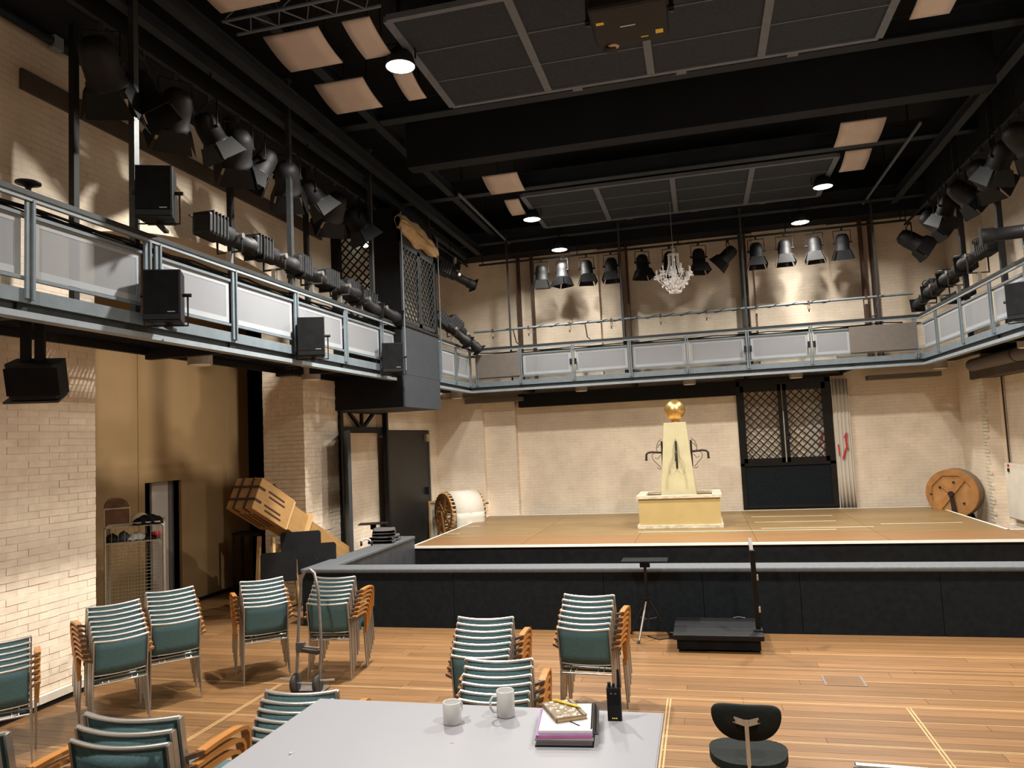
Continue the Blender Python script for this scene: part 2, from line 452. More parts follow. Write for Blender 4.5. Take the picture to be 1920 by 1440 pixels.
# pale inlay strips of the lift panels: a close pair along each joint
for X in (-4.56, -0.45, 1.61, 3.66):
    for d in (-0.014, 0.014):
        MB().box(X + d - 0.007, X + d + 0.007, 4.6, 7.36, -0.004, 0.0018).build('inlay_strip', M['inlay'], flo)
for Y in (7.38, 6.47, 5.55):
    for d in (-0.011, 0.011):
        MB().box(-6.6, 5.9, Y + d - 0.005, Y + d + 0.005, -0.004, 0.0014).build('inlay_strip', M['inlay'], flo)
for Y in (7.62, 8.05, 8.42, 8.95, 7.02, 6.2, 5.9):
    MB().box(rnd.uniform(-3, 0), rnd.uniform(4.2, 5.9), Y - 0.005, Y + 0.005, -0.004, 0.0012).build('inlay_strip', M['inlay'], flo)
# recessed floor outlet lid
t = thing('floor_outlet', 'rectangular outlet lid let into the floor planks right of the cart', 'floor outlet', (1.2, 8.05, 0))
MB().box(-.18, .18, -.14, .14, 0.0005, 0.004).build('lid', M['plank'], t)
for a in ((-.19, -.17, -.15, .15), (.17, .19, -.15, .15), (-.17, .17, -.15, -.135), (-.17, .17, .135, .15)):
    MB().box(*a, 0.0005, 0.005).build('frame_strip', M['taupe'], t)

# seating riser below and behind the camera (out of frame)
structure('floor_riser', MB().box(-4.6, 1.2, -2.4, 3.45, 0, 0.5), M['black'])

# ---- left wall: near pier, arch, second pier, rear part
wl = structure('wall_left', MB()
    .box(-7.5, -6.702, -6, 7.095, 0, ZC)
    .box(-7.5, -6.705, 11.728, 13.1, 0, ZC)
    .box(-7.5, -6.7, 13.1, 19.4, 3.28, ZC)
    .box(-7.5, -6.86, 13.1, 15.1, 0, 3.28)
    .box(-7.5, -6.7, 15.1, 19.4, 2.86, 3.28)
    .box(-7.5, -6.7, 17.72, 19.4, 0, 2.86)
    .box(-7.5, -6.95, 15.1, 17.72, 0, 2.86), M['brick_y'])
# wall over the tall arched recess
ya, yb, zs, rise = 7.08, 11.74, 5.15, 0.35
arc = [(yb + (ya - yb) * i / 20, zs + rise * (1 - (2 * i / 20 - 1) ** 2)) for i in range(21)]
poly = [(ya, ZC), (ya, zs)] + list(reversed(arc))[1:] + [(yb, ZC)]
Tyz = Matrix(((0, 0, 1, 0), (1, 0, 0, 0), (0, 1, 0, 0), (0, 0, 0, 1)))
MB().prism(poly, -7.5, -6.7, Tyz).build('arch_wall', M['brick_y'], wl)
# bricks of the near pier, one by one
bk = unit_box('brick', M['brick_piece'])
items = []
for r in range(52):
    z = 0.14 + r * 0.0745
    off = 0.125 if r % 2 else 0.0
    y = 7.1 - off
    first = True
    while y > 5.55:
        ln = 0.25 if not (first and off) else 0.25
        y0 = max(y - ln, 5.4)
        if first and off:
            items.append(((-6.7235 + rnd.uniform(0, .004), 7.1 - 0.0625, z + .035), (0.05, 0.118, 0.066)))
        items.append(((-6.7235 + rnd.uniform(-.001, .006), (y + y0) / 2, z + .035 + rnd.uniform(-.002, .002)), (0.05, y - y0 - 0.003 - rnd.uniform(0, .003), 0.069 - rnd.uniform(0, .004))))
        y = y0; first = False
big = [i for i in items][:298]
copies(bk, big, wl)
rb = MB()
for c, s in items[298:]:
    rb.box(c[0] - s[0] / 2, c[0] + s[0] / 2, c[1] - s[1] / 2, c[1] + s[1] / 2, c[2] - s[2] / 2, c[2] + s[2] / 2)
for r in range(52):                                     # the rest of the pier towards and behind the camera
    z = 0.14 + r * 0.0745; y = 5.5
    while y > 3.2:
        rb.box(-6.75, -6.70 + rnd.uniform(-.004, .006), y - .243, y, z, z + .066); y -= .25
# second pier: front return and room face
for r in range(51):
    z = 0.0 + r * 0.0745; off = 0.06 if r % 2 else 0
    x = -6.70 - off * 0
    xs = [-6.70]
    k = 0
    while xs[-1] > -7.5:
        xs.append(xs[-1] - (0.125 if (k == 0 and off) else 0.25)); k += 1
    for a, b in zip(xs, xs[1:]):
        rb.box(max(b, -7.5) + .005, a, 11.72 + rnd.uniform(-.008, .004), 11.78, z, z + .067)
    ys = [11.72]; k = 0
    while ys[-1] < 13.1:
        ys.append(ys[-1] + (0.125 if (k == 0 and not off) else 0.25)); k += 1
    for a, b in zip(ys, ys[1:]):
        rb.box(-6.76, -6.70 + rnd.uniform(-.006, .006), a, min(b, 13.1) - .006, z, z + .067)
tag(rb.build('brick_rest', M['brick_piece'], wl), kind='stuff')
# grey beam bolted along the upper wall
MB().box(-6.9, -6.66, 6.1, 12.5, 6.42, 6.64).build('wall_beam', M['stain'], wl)
# baseboard of the near pier: pale box trunking over a black skirting
bb = structure('baseboard_left', MB().box(-6.70, -6.66, 3.2, 7.1, 0.0, 0.055), M['black'])
for y0, y1 in ((3.2, 5.2), (5.21, 6.3), (6.31, 7.05)):
    MB().box(-6.70, -6.645, y0, y1, 0.058, 0.135).build('trunking', M['plaster_white'], bb)

# recess behind the arch: partition boards with a doorway slit
wr = structure('wall_left_recess', MB().box(-9.2, -8.95, 6, 14.2, 0, 6.2).box(-8.95, -7.5, 6.0, 6.2, 0, 6.2).box(-8.95, -7.5, 14.0, 14.2, 0, 6.2).box(-8.95, -7.5, 6.2, 14.0, 5.95, 6.2), M['black'])
def board(y0, y1, z0=0.03, z1=5.9):
    return MB().box(-8.60, -8.55, y0 + .004, y1 - .004, z0, z1).build('partition_panel', M['partition'], wr, bevel=.004, seg=1)
board(6.2, 7.6); board(7.6, 8.76); board(8.76, 9.91)
MB().box(-8.60, -8.55, 9.914, 10.05, 0.03, 5.9).box(-8.60, -8.55, 10.05, 10.90, 2.1, 5.9).box(-8.60, -8.55, 10.90, 11.06, 0.03, 5.9).build('partition_panel', M['partition'], wr)
board(11.06, 12.17); board(12.17, 12.86)
MB().box(-8.55, -8.535, 6.2, 12.86, 0, 0.06).build('skirting', M['black'], wr)
d = structure('door_3', MB().box(-8.74, -8.70, 10.38, 10.76, 0.02, 2.09), M['white_board'])
MB().box(-8.73, -8.69, 10.76, 10.85, 0.02, 2.09).build('door_edge', M['taupe'], d)
MB().box(-8.72, -8.69, 10.87, 10.885, 0.02, 2.09).build('chrome_strip', M['chrome'], d)

# ---- back wall with corner block, pilaster and the recess behind the lattice door
BX = 0.88; BX2 = 3.02
wb = structure('wall_back', MB()
    .box(-7.6, BX, 18.9, 19.5, 0, ZC).box(BX2, 7.6, 18.9, 19.5, 0, ZC).box(BX, BX2, 18.9, 19.5, 3.66, ZC)
    .box(BX, BX2, 19.16, 19.5, 0, 3.66)
    .box(-3.0, -2.3, 18.82, 18.9, 3.9, ZC).box(1.5, 3.2, 18.82, 18.9, 3.9, ZC), M['brick_x'])
structure('trim_4', MB().box(-6.7, -5.44, 18.45, 18.9, 0, 3.66), M['brick_x'])
structure('trim_5', MB().box(-5.44, -4.62, 18.66, 18.9, 0, 3.66), M['brick_x'])
MB().box(2.42, 3.0, 19.10, 19.16, .6, 3.62).build('white_panel', M['plaster_white'], wb)
# dark lintels under the rear balcony
MB().box(-4.5, BX, 18.6, 18.89, 3.34, 3.68).build('lintel', M['black'], wb)
MB().box(BX, 3.3, 18.7, 18.89, 3.67, 3.72).build('lintel', M['black'], wb)
for X in (-5.1, 4.5):
    MB().box(X - .75, X + .75, 18.3, 18.62, 3.5, 3.6).build('cable_duct', M['taupe'], wb)
# vertical conduits and steel flats up the rear wall
for X, w in ((-4.38, .05), (-4.02, .045), (-1.72, .05), (-1.55, .045), (1.2, .06), (1.32, .03), (3.92, .055), (4.13, .05)):
    MB().box(X - w / 2, X + w / 2, 18.66, 18.89, 3.9, 7.7).build('wall_conduit', M['rust'] if w < .06 else M['dark_metal'], wb)

# ---- right wall
wr2 = structure('wall_right', MB().box(6.0, 7.6, -6, 19.4, 0, ZC), M['brick_y'])
wp = structure('trim_6', MB().box(5.72, 6.0, 17.35, 18.9, 0, ZC), M['brick_y'])
ro = MB()
for r in range(50):
    z = r * .0745
    ro.box(5.70 + rnd.uniform(0, .012), 5.74, 17.36 + rnd.uniform(-.05, .01), 17.55, z + .004, z + .07)
tag(ro.build('worn_corner_bricks', M['brick_old'], wp), kind='stuff')
MB().box(5.62, 6.05, 12, 17.75, 3.34, 3.56).build('wall_beam', M['stain'], wr2)
MB().box(5.66, 5.71, 17.2, 17.8, 3.28, 3.335).build('beam_bearing', M['plaster_white'], wr2)
bbr = structure('baseboard_right', MB().box(5.94, 6.0, 8, 17.34, 0, 0.36), M['plaster_white'])
# ---- front wall behind the camera, ceiling
structure('wall_front', MB().box(-7.6, 7.6, -6.4, -6, 0, ZC), M['brick_x'])
structure('ceiling', MB().box(-7.6, 7.6, -6.4, 19.5, ZC, ZC + .2), M['ceil_black'])

# ---- black double-height door and transom in the rear left wall
d1 = structure('door_1', MB().box(-6.72, -6.66, 15.17, 17.70, 0, 2.84), M['door_black'])
MB().box(-6.72, -6.62, 15.08, 15.17, 0, 3.25).build('door_post', M['black'], d1)
MB().box(-6.72, -6.63, 17.70, 17.75, 0, 2.86).build('door_jamb', M['chrome'], d1)
MB().box(-6.66, -6.58, 17.42, 17.5, 1.28, 1.46).build('handle', M['black_metal'], d1)
MB().box(-6.66, -6.60, 17.45, 17.62, 2.58, 2.76).build('door_closer', M['brass'], d1)
MB().box(-6.84, -6.64, 12.98, 13.1, 0, 3.25).build('door_post', M['black'], d1)
tr = MB().box(-6.80, -6.70, 13.1, 15.1, 2.80, 2.92).box(-6.80, -6.70, 13.1, 15.1, 3.2, 3.28)
tr.build('transom_frame', M['black'], d1)
for a, b in ((13.55, 14.05), (14.1, 14.1), (14.65, 14.15)):
    MB().bar((-6.74, a, 3.2), (-6.74, b, 2.9), .06, .06, (1, 0, 0)).build('transom_brace', M['black'], d1)
# grey leaf of the same doorway, folded back almost edge-on to the room
d2 = structure('door_2', MB().box(-.03, .03, -.82, 0, 0.01, 2.82, Matrix.Translation((-6.60, 13.02, 0)) @ Matrix.Rotation(math.radians(33), 4, 'Z')), M['door_grey'])
for z in (.9, 1.75, 2.66):
    MB().tube([(-6.585, 12.99, z), (-6.585, 12.99, z + .12)], .02, 8).build('hinge', M['chrome'], d2)

# ---- double lattice door in the rear wall
d4 = structure('door_4', MB().box(BX, BX + .09, 18.84, 18.95, 0.6, 3.66).box(BX2 - .12, BX2, 18.84, 18.95, .6, 3.66).box(BX, BX2, 18.84, 18.95, 3.55, 3.66), M['black_gloss'])
MB().box(BX + .05, BX2 - .06, 18.85, 18.92, .60, .68).build('bottom_rail', M['black_gloss'], d4)
MB().box(BX + .09, BX2 - .12, 18.88, 18.92, .68, 1.62).build('kick_panel', M['pit_black'], d4)
MB().box(BX, BX2, 18.84, 18.93, 1.62, 1.69).build('middle_rail', M['black_gloss'], d4)
def lattice(x0, x1, z0, z1, step, w, T=None, plane='x', d=.02):
    """crossed diagonal bars clipped to the opening; plane x runs along x at y=0, plane y along y at x=0"""
    mb = MB(); H = z1 - z0; n = int((x1 - x0 + H) / step) + 2
    for sgn in (1, -1):
        for i in range(-1, n):
            if sgn > 0: a = x0 - H + i * step; p0 = (a, z0); p1 = (a + H, z1)
            else: a = x0 + i * step; p0 = (a, z0); p1 = (a - H, z1)
            (ax, az), (bx, bz) = p0, p1
            def clip(ax, az, bx, bz):
                t0, t1 = 0.0, 1.0
                for lo, hi, s, dd in ((x0, x1, ax, bx - ax),):
                    if dd > 0: t0 = max(t0, (lo - s) / dd); t1 = min(t1, (hi - s) / dd)
                    elif dd < 0: t0 = max(t0, (hi - s) / dd); t1 = min(t1, (lo - s) / dd)
                return (t0, t1)
            t0, t1 = clip(ax, az, bx, bz)
            if t1 - t0 < .02: continue
            q0 = (ax + (bx - ax) * t0, az + (bz - az) * t0); q1 = (ax + (bx - ax) * t1, az + (bz - az) * t1)
            o = 0.006 * sgn
            if plane == 'x': mb.bar((q0[0], o, q0[1]), (q1[0], o, q1[1]), w, d, (0, 1, 0))
            else: mb.bar((o, q0[0], q0[1]), (o, q1[0], q1[1]), w, d, (1, 0, 0))
    return mb
xm = (BX + BX2) / 2 - .02
for x0, x1 in ((BX + .09, xm - .015), (xm + .015, BX2 - .12)):
    lf = MB().box(x0, x0 + .085, 18.85, 18.92, 1.69, 3.55).box(x1 - .085, x1, 18.85, 18.92, 1.69, 3.55).box(x0, x1, 18.85, 18.92, 1.69, 1.80).box(x0, x1, 18.85, 18.92, 3.40, 3.55).build('lattice_leaf', M['black_gloss'], d4)
    o = lattice(x0 + .075, x1 - .075, 1.78, 3.42, .188, .026).build('lattice', M['iron'], lf, loc=(0, 18.885, 0))
MB().box(xm - .012, xm + .012, 18.835, 18.85, 1.7, 2.9).build('chrome_strip', M['chrome'], d4)
MB().box(xm + .02, xm + .12, 18.78, 18.85, 2.22, 2.42).ball((xm + .08, 18.76, 2.36), .04).build('lock_box', M['black_metal'], d4)
# pale fluted curtain beside it, with red scrawl
cu = thing('curtain', 'narrow pale fluted curtain with red scrawl beside the black lattice door', 'curtain', (3.2, 18.8, .6))
cu_fn = lambda u, v: (-.17 + .36 * u, -.02 + .028 * math.sin(u * PI * 9), v * 2.98)
MB().sheet(cu_fn, 40, 4, .012).build('cloth', M['canvas'], cu)
def stroke(name, pts, r, m, par):
    return MB().tube(pts, r, 6).build(name, m, par)
stroke('red_scrawl', [(.02, -.075, 1.62), (.07, -.075, 1.72), (.05, -.075, 1.55), (.06, -.075, 1.40), (.0, -.075, 1.25), (-.04, -.075, 1.12)], .022, M['red'], cu)
stroke('red_scrawl', [(.03, -.075, 1.38), (.10, -.075, 1.36)], .014, M['red'], cu)
stroke('red_scrawl', [(-.12, -.075, 1.46), (-.11, -.075, 1.2)], .016, M['red'], cu)
stroke('red_scrawl', [(2.72, 19.09, 2.42), (2.80, 19.09, 2.28), (2.70, 19.09, 2.05)], .03, M['pinkred'], wb)
MB().sheet(lambda u, v: (2.82 + .1 * u, 19.09, 1.82 + .25 * v), 2, 2, .004).build('red_scrawl', M['red'], wb)

# ================================================================== STAGE AND PIT
st = thing('stage_platform', 'low wooden stage with white edging and black front at the rear', 'stage', (0, 0, 0))
ZS = 0.60
MB().box(-5.38, 4.93, 13.33, 18.6, 0.0, ZS - .03).box(4.93, 5.6, 13.33, 14.5, 0, ZS - .03).build('black_front', M['black_cloth'], st)
xs = [-5.40 + i * 2.07 for i in range(6)]
for i in range(5):
    MB().box(xs[i] + .003, xs[i + 1] - .003, 13.33, 14.50, ZS - .03, ZS).build('deck_panel', M['stage_front'], st)
    MB().box(xs[i] + .003, xs[i + 1] - .003, 14.506, 16.5, ZS - .03, ZS).build('deck_panel', M['stage_worn'], st)
    MB().box(xs[i] + .003, xs[i + 1] - .003, 16.506, 18.56, ZS - .03, ZS).build('deck_panel', M['stage_worn'], st)
MB().box(4.955, 5.6, 13.33, 14.5, ZS - .03, ZS).build('deck_panel', M['stage_front'], st)
for b in ((-5.42, 5.62, 13.30, 13.335), (4.945, 5.6, 14.5, 14.535)):
    MB().box(*b, ZS - .035, ZS + .004).build('white_edging', M['white_edge'], st)
MB().box(-5.44, -5.40, 13.30, 18.58, ZS - .03, ZS + .004).build('white_edging', M['white_edge'], st)
MB().box(4.945, 4.985, 14.5, 18.58, ZS - .03, ZS + .004).build('white_edging', M['white_edge'], st)
MB().box(-5.42, 4.97, 18.555, 18.59, ZS - .03, ZS + .006).build('white_edging', M['white_edge'], st)
for x0, x1, y in ((.95, 2.6, 17.2), (.95, 2.5, 16.2), (-1.3, 2.3, 14.9), (3.2, 4.6, 15.6), (1.0, 3.0, 15.2), (-5.35, -5.0, 16.4), (-5.35, -5.05, 15.1)):
    MB().box(x0, x1, y - .012, y + .012, ZS, ZS + .0015).build('worn_line', M['white_edge'], st)

pit = thing('pit_barrier', 'long black felt orchestra pit wall with a grey padded cap in front of the stage', 'barrier', (0, 0, 0))
px = [-5.69, -3.4, -1.35, -.1, 1.05, 2.6, 4.2, 5.99]
for a, b in zip(px, px[1:]):
    MB().box(a + .003, b - .003, 9.80, 9.86, 0, .74).build('front_panel', M['pit_black'], pit)
    MB().box(a + .003, b - .003, 10.09, 10.14, -.05, .74).build('rear_panel', M['pit_black'], pit)
MB().box(-5.65, 5.98, 9.865, 10.085, 0, .735).build('core', M['black'], pit)
MB().box(-5.69, -5.63, 9.86, 13.3, 0, .74).build('side_panel', M['pit_black'], pit)
for a, b in ((10.14, 11.2), (11.2, 12.2), (12.2, 13.3)):
    MB().box(-5.40, -5.35, a + .003, b - .003, -.05, .74).build('side_panel', M['door_grey'], pit)
MB().box(-5.71, 5.995, 9.78, 10.15, .74, .80).build('cap', M['pit_cap'], pit, bevel=.018)
MB().box(-5.71, -5.33, 10.152, 13.3, .74, .80).build('cap', M['pit_cap'], pit, bevel=.018)

# ================================================================== BALCONY
XL, XR, YB = -5.45, 4.75, 17.6
ZF = 3.92                                   # walkway level
bal = structure('balcony', MB().box(-6.70, -6.64, -2, 18.4, ZF - .14, ZF - .03), M['black'])   # wall-side ledger angle
g = MB()                                    # open grating: bearing bars across the left walkway
y = 2.0
while y < 18.4:
    if not (12.88 < y < 14.9): g.box(-6.68, XL - .08, y, y + .008, ZF - .065, ZF)
    y += .052
for X in (-6.3, -5.95, -5.65):
    g.box(X, X + .012, 2.0, 18.4, ZF - .02, ZF - .004)
tag(g.build('walkway_grating', M['black_metal'], bal), kind='stuff')
MB().box(-6.6, 5.7, YB + .08, 18.86, ZF - .07, ZF - .01).build('rear_deck', M['black'], bal)
MB().box(XR + .08, 5.98, 2, YB + .08, ZF - .07, ZF - .01).build('right_deck', M['black'], bal)
for Y in (5.0, 7.9, 10.85, 15.2):
    MB().bar((-6.66, Y, ZF - .12), (XL, Y, ZF - .12), .10, .16).build('cross_beam', M['black_metal'], bal)
for X in (-4.15, -1.5, 1.15, 3.3):
    MB().bar((X, YB, ZF - .13), (X, 18.85, ZF - .13), .1, .14).build('cross_beam', M['black_metal'], bal)
for Y in (13.6, 10.7, 7.8, 5):
    MB().bar((XR, Y, ZF - .13), (5.98, Y, ZF - .13), .1, .14).build('cross_beam', M['black_metal'], bal)
def edge_beam(a, b, n):
    """channel along the balcony edge: upright fascia, set-back web, projecting lower flange; n points into the hall"""
    a = Vector(a); b = Vector(b); n = Vector(n)
    for name, z0, z1, d0, d1, mt in (('fascia_plate', 3.845, 3.965, -.01, .02, 'rail_grey'), ('beam_web', 3.77, 3.845, -.07, -.03, 'dark_metal'), ('lower_flange', 3.715, 3.77, -.10, .03, 'rail_light')):
        mid = n * ((d0 + d1) / 2); z = (z0 + z1) / 2
        MB().bar(a + mid + Vector((0, 0, z)), b + mid + Vector((0, 0, z)), d1 - d0, z1 - z0).build(name, M[mt], bal)
edge_beam((XL, 1.5, 0), (XL, 12.9, 0), (1, 0, 0))
edge_beam((XL, 14.87, 0), (XL, YB, 0), (1, 0, 0))
edge_beam((XL, YB, 0), (XR, YB, 0), (0, -1, 0))
edge_beam((XR, 1.5, 0), (XR, YB, 0), (-1, 0, 0))

def railing(label, a, b, n, posts, bays, group='balcony railings'):
    """a, b: ends on plan; n: towards the hall; posts and bays: distances from a along the run"""
    a = Vector((*a, 0)); b = Vector((*b, 0)); n = Vector((*n, 0)); L = (b - a).length; u = (b - a) / L
    t = thing('balcony_railing', label, 'railing', (a.x, a.y, ZF), math.atan2(u.y, u.x), group)
    s = 1 if Vector((-u.y, u.x, 0)).dot(n) > 0 else -1       # local y that faces the hall
    z = lambda w: w - ZF
    MB().box(0, L, min(-s * .05, s * .065), max(-s * .05, s * .065), z(4.757), z(4.805)).build('handrail', M['rail_dark'], t)
    MB().bar((0, s * .035, z(4.738)), (L, s * .035, z(4.738)), .04, .036).build('handrail_channel', M['rail_light'], t)
    MB().bar((0, -s * .05, z(4.62)), (L, -s * .05, z(4.62)), .03, .05).build('upper_rail', M['rail_dark'], t)
    MB().bar((0, s * .01, z(4.60)), (L, s * .01, z(4.60)), .03, .03).build('upper_rail', M['rail_grey'], t)
    MB().bar((0, s * .01, z(4.055)), (L, s * .01, z(4.055)), .03, .03).build('lower_rail', M['rail_grey'], t)
    for p in posts:
        MB().box(p - .042, p - .004, min(s * .02, s * .045), max(s * .02, s * .045), z(3.88), z(4.73)).box(p + .012, p + .036, min(s * .02, s * .06), max(s * .02, s * .06), z(3.87), z(4.735)).build('post', M['rail_grey'], t)
    for (p0, p1, kind) in bays:
        z0, z1 = 4.08, 4.585
        if kind == 'board':
            MB().box(p0, p1, s * .055 - .008, s * .055 + .008, z(4.07), z(4.64)).build('cover_board', M['taupe'], t)
            continue
        w = .062
        fr = MB()
        for q in ((p0, p1, z0, z0 + w), (p0, p1, z1 - w, z1), (p0, p0 + w, z0 + w, z1 - w), (p1 - w, p1, z0 + w, z1 - w)):
            fr.box(q[0], q[1], -.004, .004, z(q[2]), z(q[3]))
        f = fr.build('infill_panel', M['panel_border'], t)
        MB().box(p0 + w, p1 - w, -.002, .002, z(z0 + w), z(z1 - w)).build('perforated_sheet', M['perf'], f)
    return t
# left run from y = 1.5
Lp = [2.14, 3.59, 5.04, 6.43, 6.58, 7.9, 9.34, 10.85, 12.25]
railing('grey steel railing with perforated panels along the left balcony, near run', (XL, 1.5), (XL, 12.88), (1, 0), [p - 1.5 for p in Lp],
        [(p - 1.5 + .06, q - 1.5 - .06, 'perf') for p, q in zip(Lp, Lp[1:]) if q - p > .5] + [(12.31 - 1.5, 12.86 - 1.5, 'perf')])
railing('short grey railing between the black lattice tower and the rear left corner', (XL, 14.9), (XL, YB), (1, 0), [.35, 1.5, 2.6],
        [(.02, .3, 'perf'), (.41, 1.44, 'perf'), (1.56, 2.55, 'perf')])
Bp = [-5.25, -4.15, -2.85, -1.5, -.19, 1.15, 2.5, 4.6]
bays = [(.2, 1.28, 'board')] + [(p - XL + .06, q - XL - .06, 'perf') for p, q in zip(Bp[1:], Bp[2:7])] + [(2.56 - XL, 3.3 - XL, 'perf'), (3.28 - XL, 4.62 - XL, 'board')]
rr = railing('long grey railing across the rear balcony with taupe boards at both ends', (XL, YB), (XR, YB), (0, -1), [p - XL for p in Bp], bays)
for p in (-2.85, 1.15, 2.5):
    for d in (-.085, .03):
        MB().box(p - XL + d, p - XL + d + .05, -.075, -.045, .33, .47).build('clip_plate', M['black'], rr)
Rp = [2.05, 3.5, 4.95, 6.4, 7.85, 9.3, 10.75, 12.2, 13.6, 15.05, 16.5]
railing('grey steel railing with pale perforated panels along the right balcony', (XR, 1.5), (XR, YB), (-1, 0), [p - 1.5 for p in Rp],
        [(p - 1.5 + .06, q - 1.5 - .06, 'perf') for p, q in zip(Rp, Rp[1:])] + [(16.56 - 1.5, 17.5 - 1.5, 'perf')])

# hangers: dark poles from the walkway up to the ceiling
def hanger(x, y, z0, z1, w, label, m='black_metal'):
    t = thing('hanger_pole', label, 'pole', (x, y, z0), group='ceiling hangers of the balconies')
    MB().box(-w / 2, w / 2, -w / 2, w / 2, 0, z1 - z0).build('pole', M[m], t)
    MB().box(-w * .9, w * .9, -w * .9, w * .9, 0, .02).build('foot_plate', M[m], t)
    MB().box(-w * .9, w * .9, -w * .9, w * .9, z1 - z0 - .03, z1 - z0).build('head_plate', M[m], t)
    return t
for y, lab, x in ((6.35, 'dark pole nearest the camera on the left balcony, alone against the wall', -6.25), (6.42, 'dark pole behind the two stacked loudspeakers on the left balcony', -5.56),
                  (8.85, 'dark pole rising behind the long row of spotlights on the left balcony', -6.1), (9.42, 'grey pole with white bands on the left railing', -5.52),
                  (10.9, 'slim dark pole just left of the lattice tower wall', -6.1), (12.2, 'grey pole beside the near corner of the lattice tower', -5.54), (15.15, 'slim pole behind the lattice tower on the left balcony', -5.52)):
    hanger(x, y, ZF, 7.9, .07, lab, 'black_metal' if x < -6 else 'dark_metal')
for X, lab in ((-4.40, 'slim grey pole near the left end of the rear balcony'), (-1.62, 'slim grey pole on the rear balcony left of the chandelier'), (1.18, 'slim grey pole on the rear balcony right of the chandelier'), (3.96, 'slim grey pole near the right end of the rear balcony')):
    hanger(X, YB + .1, ZF, 7.6, .04, lab, 'dark_metal')
for Y, lab, X in ((15.05, 'dark pole on the right balcony beside the slanting spotlights', 4.85), (13.6, 'dark pole on the right balcony nearest the frame edge', 4.95)):
    hanger(X, Y, ZF, 7.9, .08, lab)

# round downlight cans under the balconies
for x, y, lab in ((-6.1, 8.16, 'round downlight can under the left balcony, nearest the camera'), (-6.1, 10.94, 'round downlight can under the left balcony before the tower'),
                  (-5.95, 18.0, 'round downlight can under the rear left balcony corner'), (-2.79, 18.2, 'round downlight can under the rear balcony left of the gold ball'),
                  (-.19, 18.2, 'round downlight can under the rear balcony above the gold ball'), (5.14, 18.0, 'round downlight can under the rear right balcony corner'), (5.3, 13.9, 'round downlight can under the right balcony at the frame edge'),
                  (2.2, 18.2, 'round downlight can under the rear balcony above the lattice door')):
    t = thing('downlight', lab, 'downlight', (x, y, 3.70), group='downlights under the balcony')
    MB().lathe([(.15, -.06), (.15, .13), (.17, .14), (.17, .15)], 24).build('can', M['can_white'], t)
    MB().lathe([(.0001, -.075), (.13, -.07), (.14, -.055)], 24).build('lens', M['can_lens'], t)
# grey duct under the right balcony
t = thing('ventilation_duct', 'round grey duct running under the right balcony', 'duct', (5.55, 0, 3.62))
MB().tube([(0, 6, 0), (0, 17.3, 0)], .13, 14).build('pipe', M['taupe'], t)
for y in (9, 12, 15): MB().tube([(0, y, 0), (0, y + .06, 0)], .142, 14).build('joint_ring', M['dark_metal'], t)

# ================================================================== LATTICE TOWER IN THE LEFT BALCONY
tw = thing('lattice_tower', 'tall black tower with lattice windows let into the left balcony', 'tower', (-6.0, 13.88, 3.22))
TX0, TX1, TY0, TY1, TZ = -6.72 + 6.0, -5.28 + 6.0, 12.90 - 13.88, 14.87 - 13.88, 3.22
zz = lambda w: w - TZ
MB().box(TX0, TX1 - .03, TY0, TY0 + .05, 0, zz(4.78)).build('near_panel', M['black'], tw)
MB().box(TX0, TX1 - .03, TY1 - .05, TY1, 0, zz(4.78)).build('far_panel', M['black'], tw)
MB().box(TX0, TX1 - .03, TY0 + .05, TY1 - .05, 0, .04).build('bottom_panel', M['tower_grey'], tw)
MB().box(TX1 - .03, TX1, TY0, TY1, 0, zz(3.83)).build('side_panel', M['tower_grey'], tw)  # hall side of the black tower, coloured lighter as if lit
MB().box(TX1 - .03, TX1, TY0, TY1, zz(3.834), zz(4.74)).build('side_panel', M['tower_grey'], tw)
MB().box(TX1 - .05, TX1 + .02, TY0, TY1, zz(4.75), zz(4.80)).build('sill', M['black_metal'], tw)
for x, y in ((TX1 - .06, TY0 + .06), (TX1 - .06, TY1 - .06), (TX0 + .08, TY0 + .06), (TX0 + .08, TY1 - .06)):
    MB().box(x - .06, x + .06, y - .06, y + .06, zz(4.78), zz(6.95)).build('corner_post', M['black'], tw)
def lattice_window(x0, x1, z0, z1, fr, step, w, plane, loc, m):
    b = MB()
    for q in ((x0, x1, z0, z0 + fr), (x0, x1, z1 - fr, z1), (x0, x0 + fr, z0, z1), (x1 - fr, x1, z0, z1)):
        if plane == 'x': b.box(q[0], q[1], -.02, .02, q[2], q[3])
        else: b.box(-.02, .02, q[0], q[1], q[2], q[3])
    f = b.build('lattice_window', m, tw, loc=loc)
    lattice(x0 + fr * .7, x1 - fr * .7, z0 + fr * .7, z1 - fr * .7, step, w, None, plane).build('lattice', m, f)
lattice_window(TX0 + .12, TX0 + .98, zz(4.86), zz(6.62), .10, .17, .028, 'x', (0, TY0 + .03, 0), M['black_gloss'])
lattice_window(TY0 + .1, (TY0 + TY1) / 2 - .01, zz(4.83), zz(6.35), .07, .17, .026, 'y', (TX1 - .02, 0, 0), M['dark_metal'])
lattice_window((TY0 + TY1) / 2 + .01, TY1 - .1, zz(4.83), zz(6.35), .07, .17, .026, 'y', (TX1 - .02, 0, 0), M['dark_metal'])
MB().box(TX0 + .98, TX1 - .02, TY0 + .01, TY0 + .05, zz(4.8), zz(6.95)).build('near_panel', M['black'], tw)
MB().box(TX1 - .04, TX1, TY0, TY1, zz(6.35), zz(6.95)).build('head_panel', M['black'], tw)
MB().box(TX0, TX1, TY0, TY1, zz(6.95), zz(7.0)).build('roof', M['black'], tw)
MB().box(TX0, TX1 - .04, TY0, TY0 + .04, zz(6.62), zz(6.95)).build('head_panel', M['black'], tw)
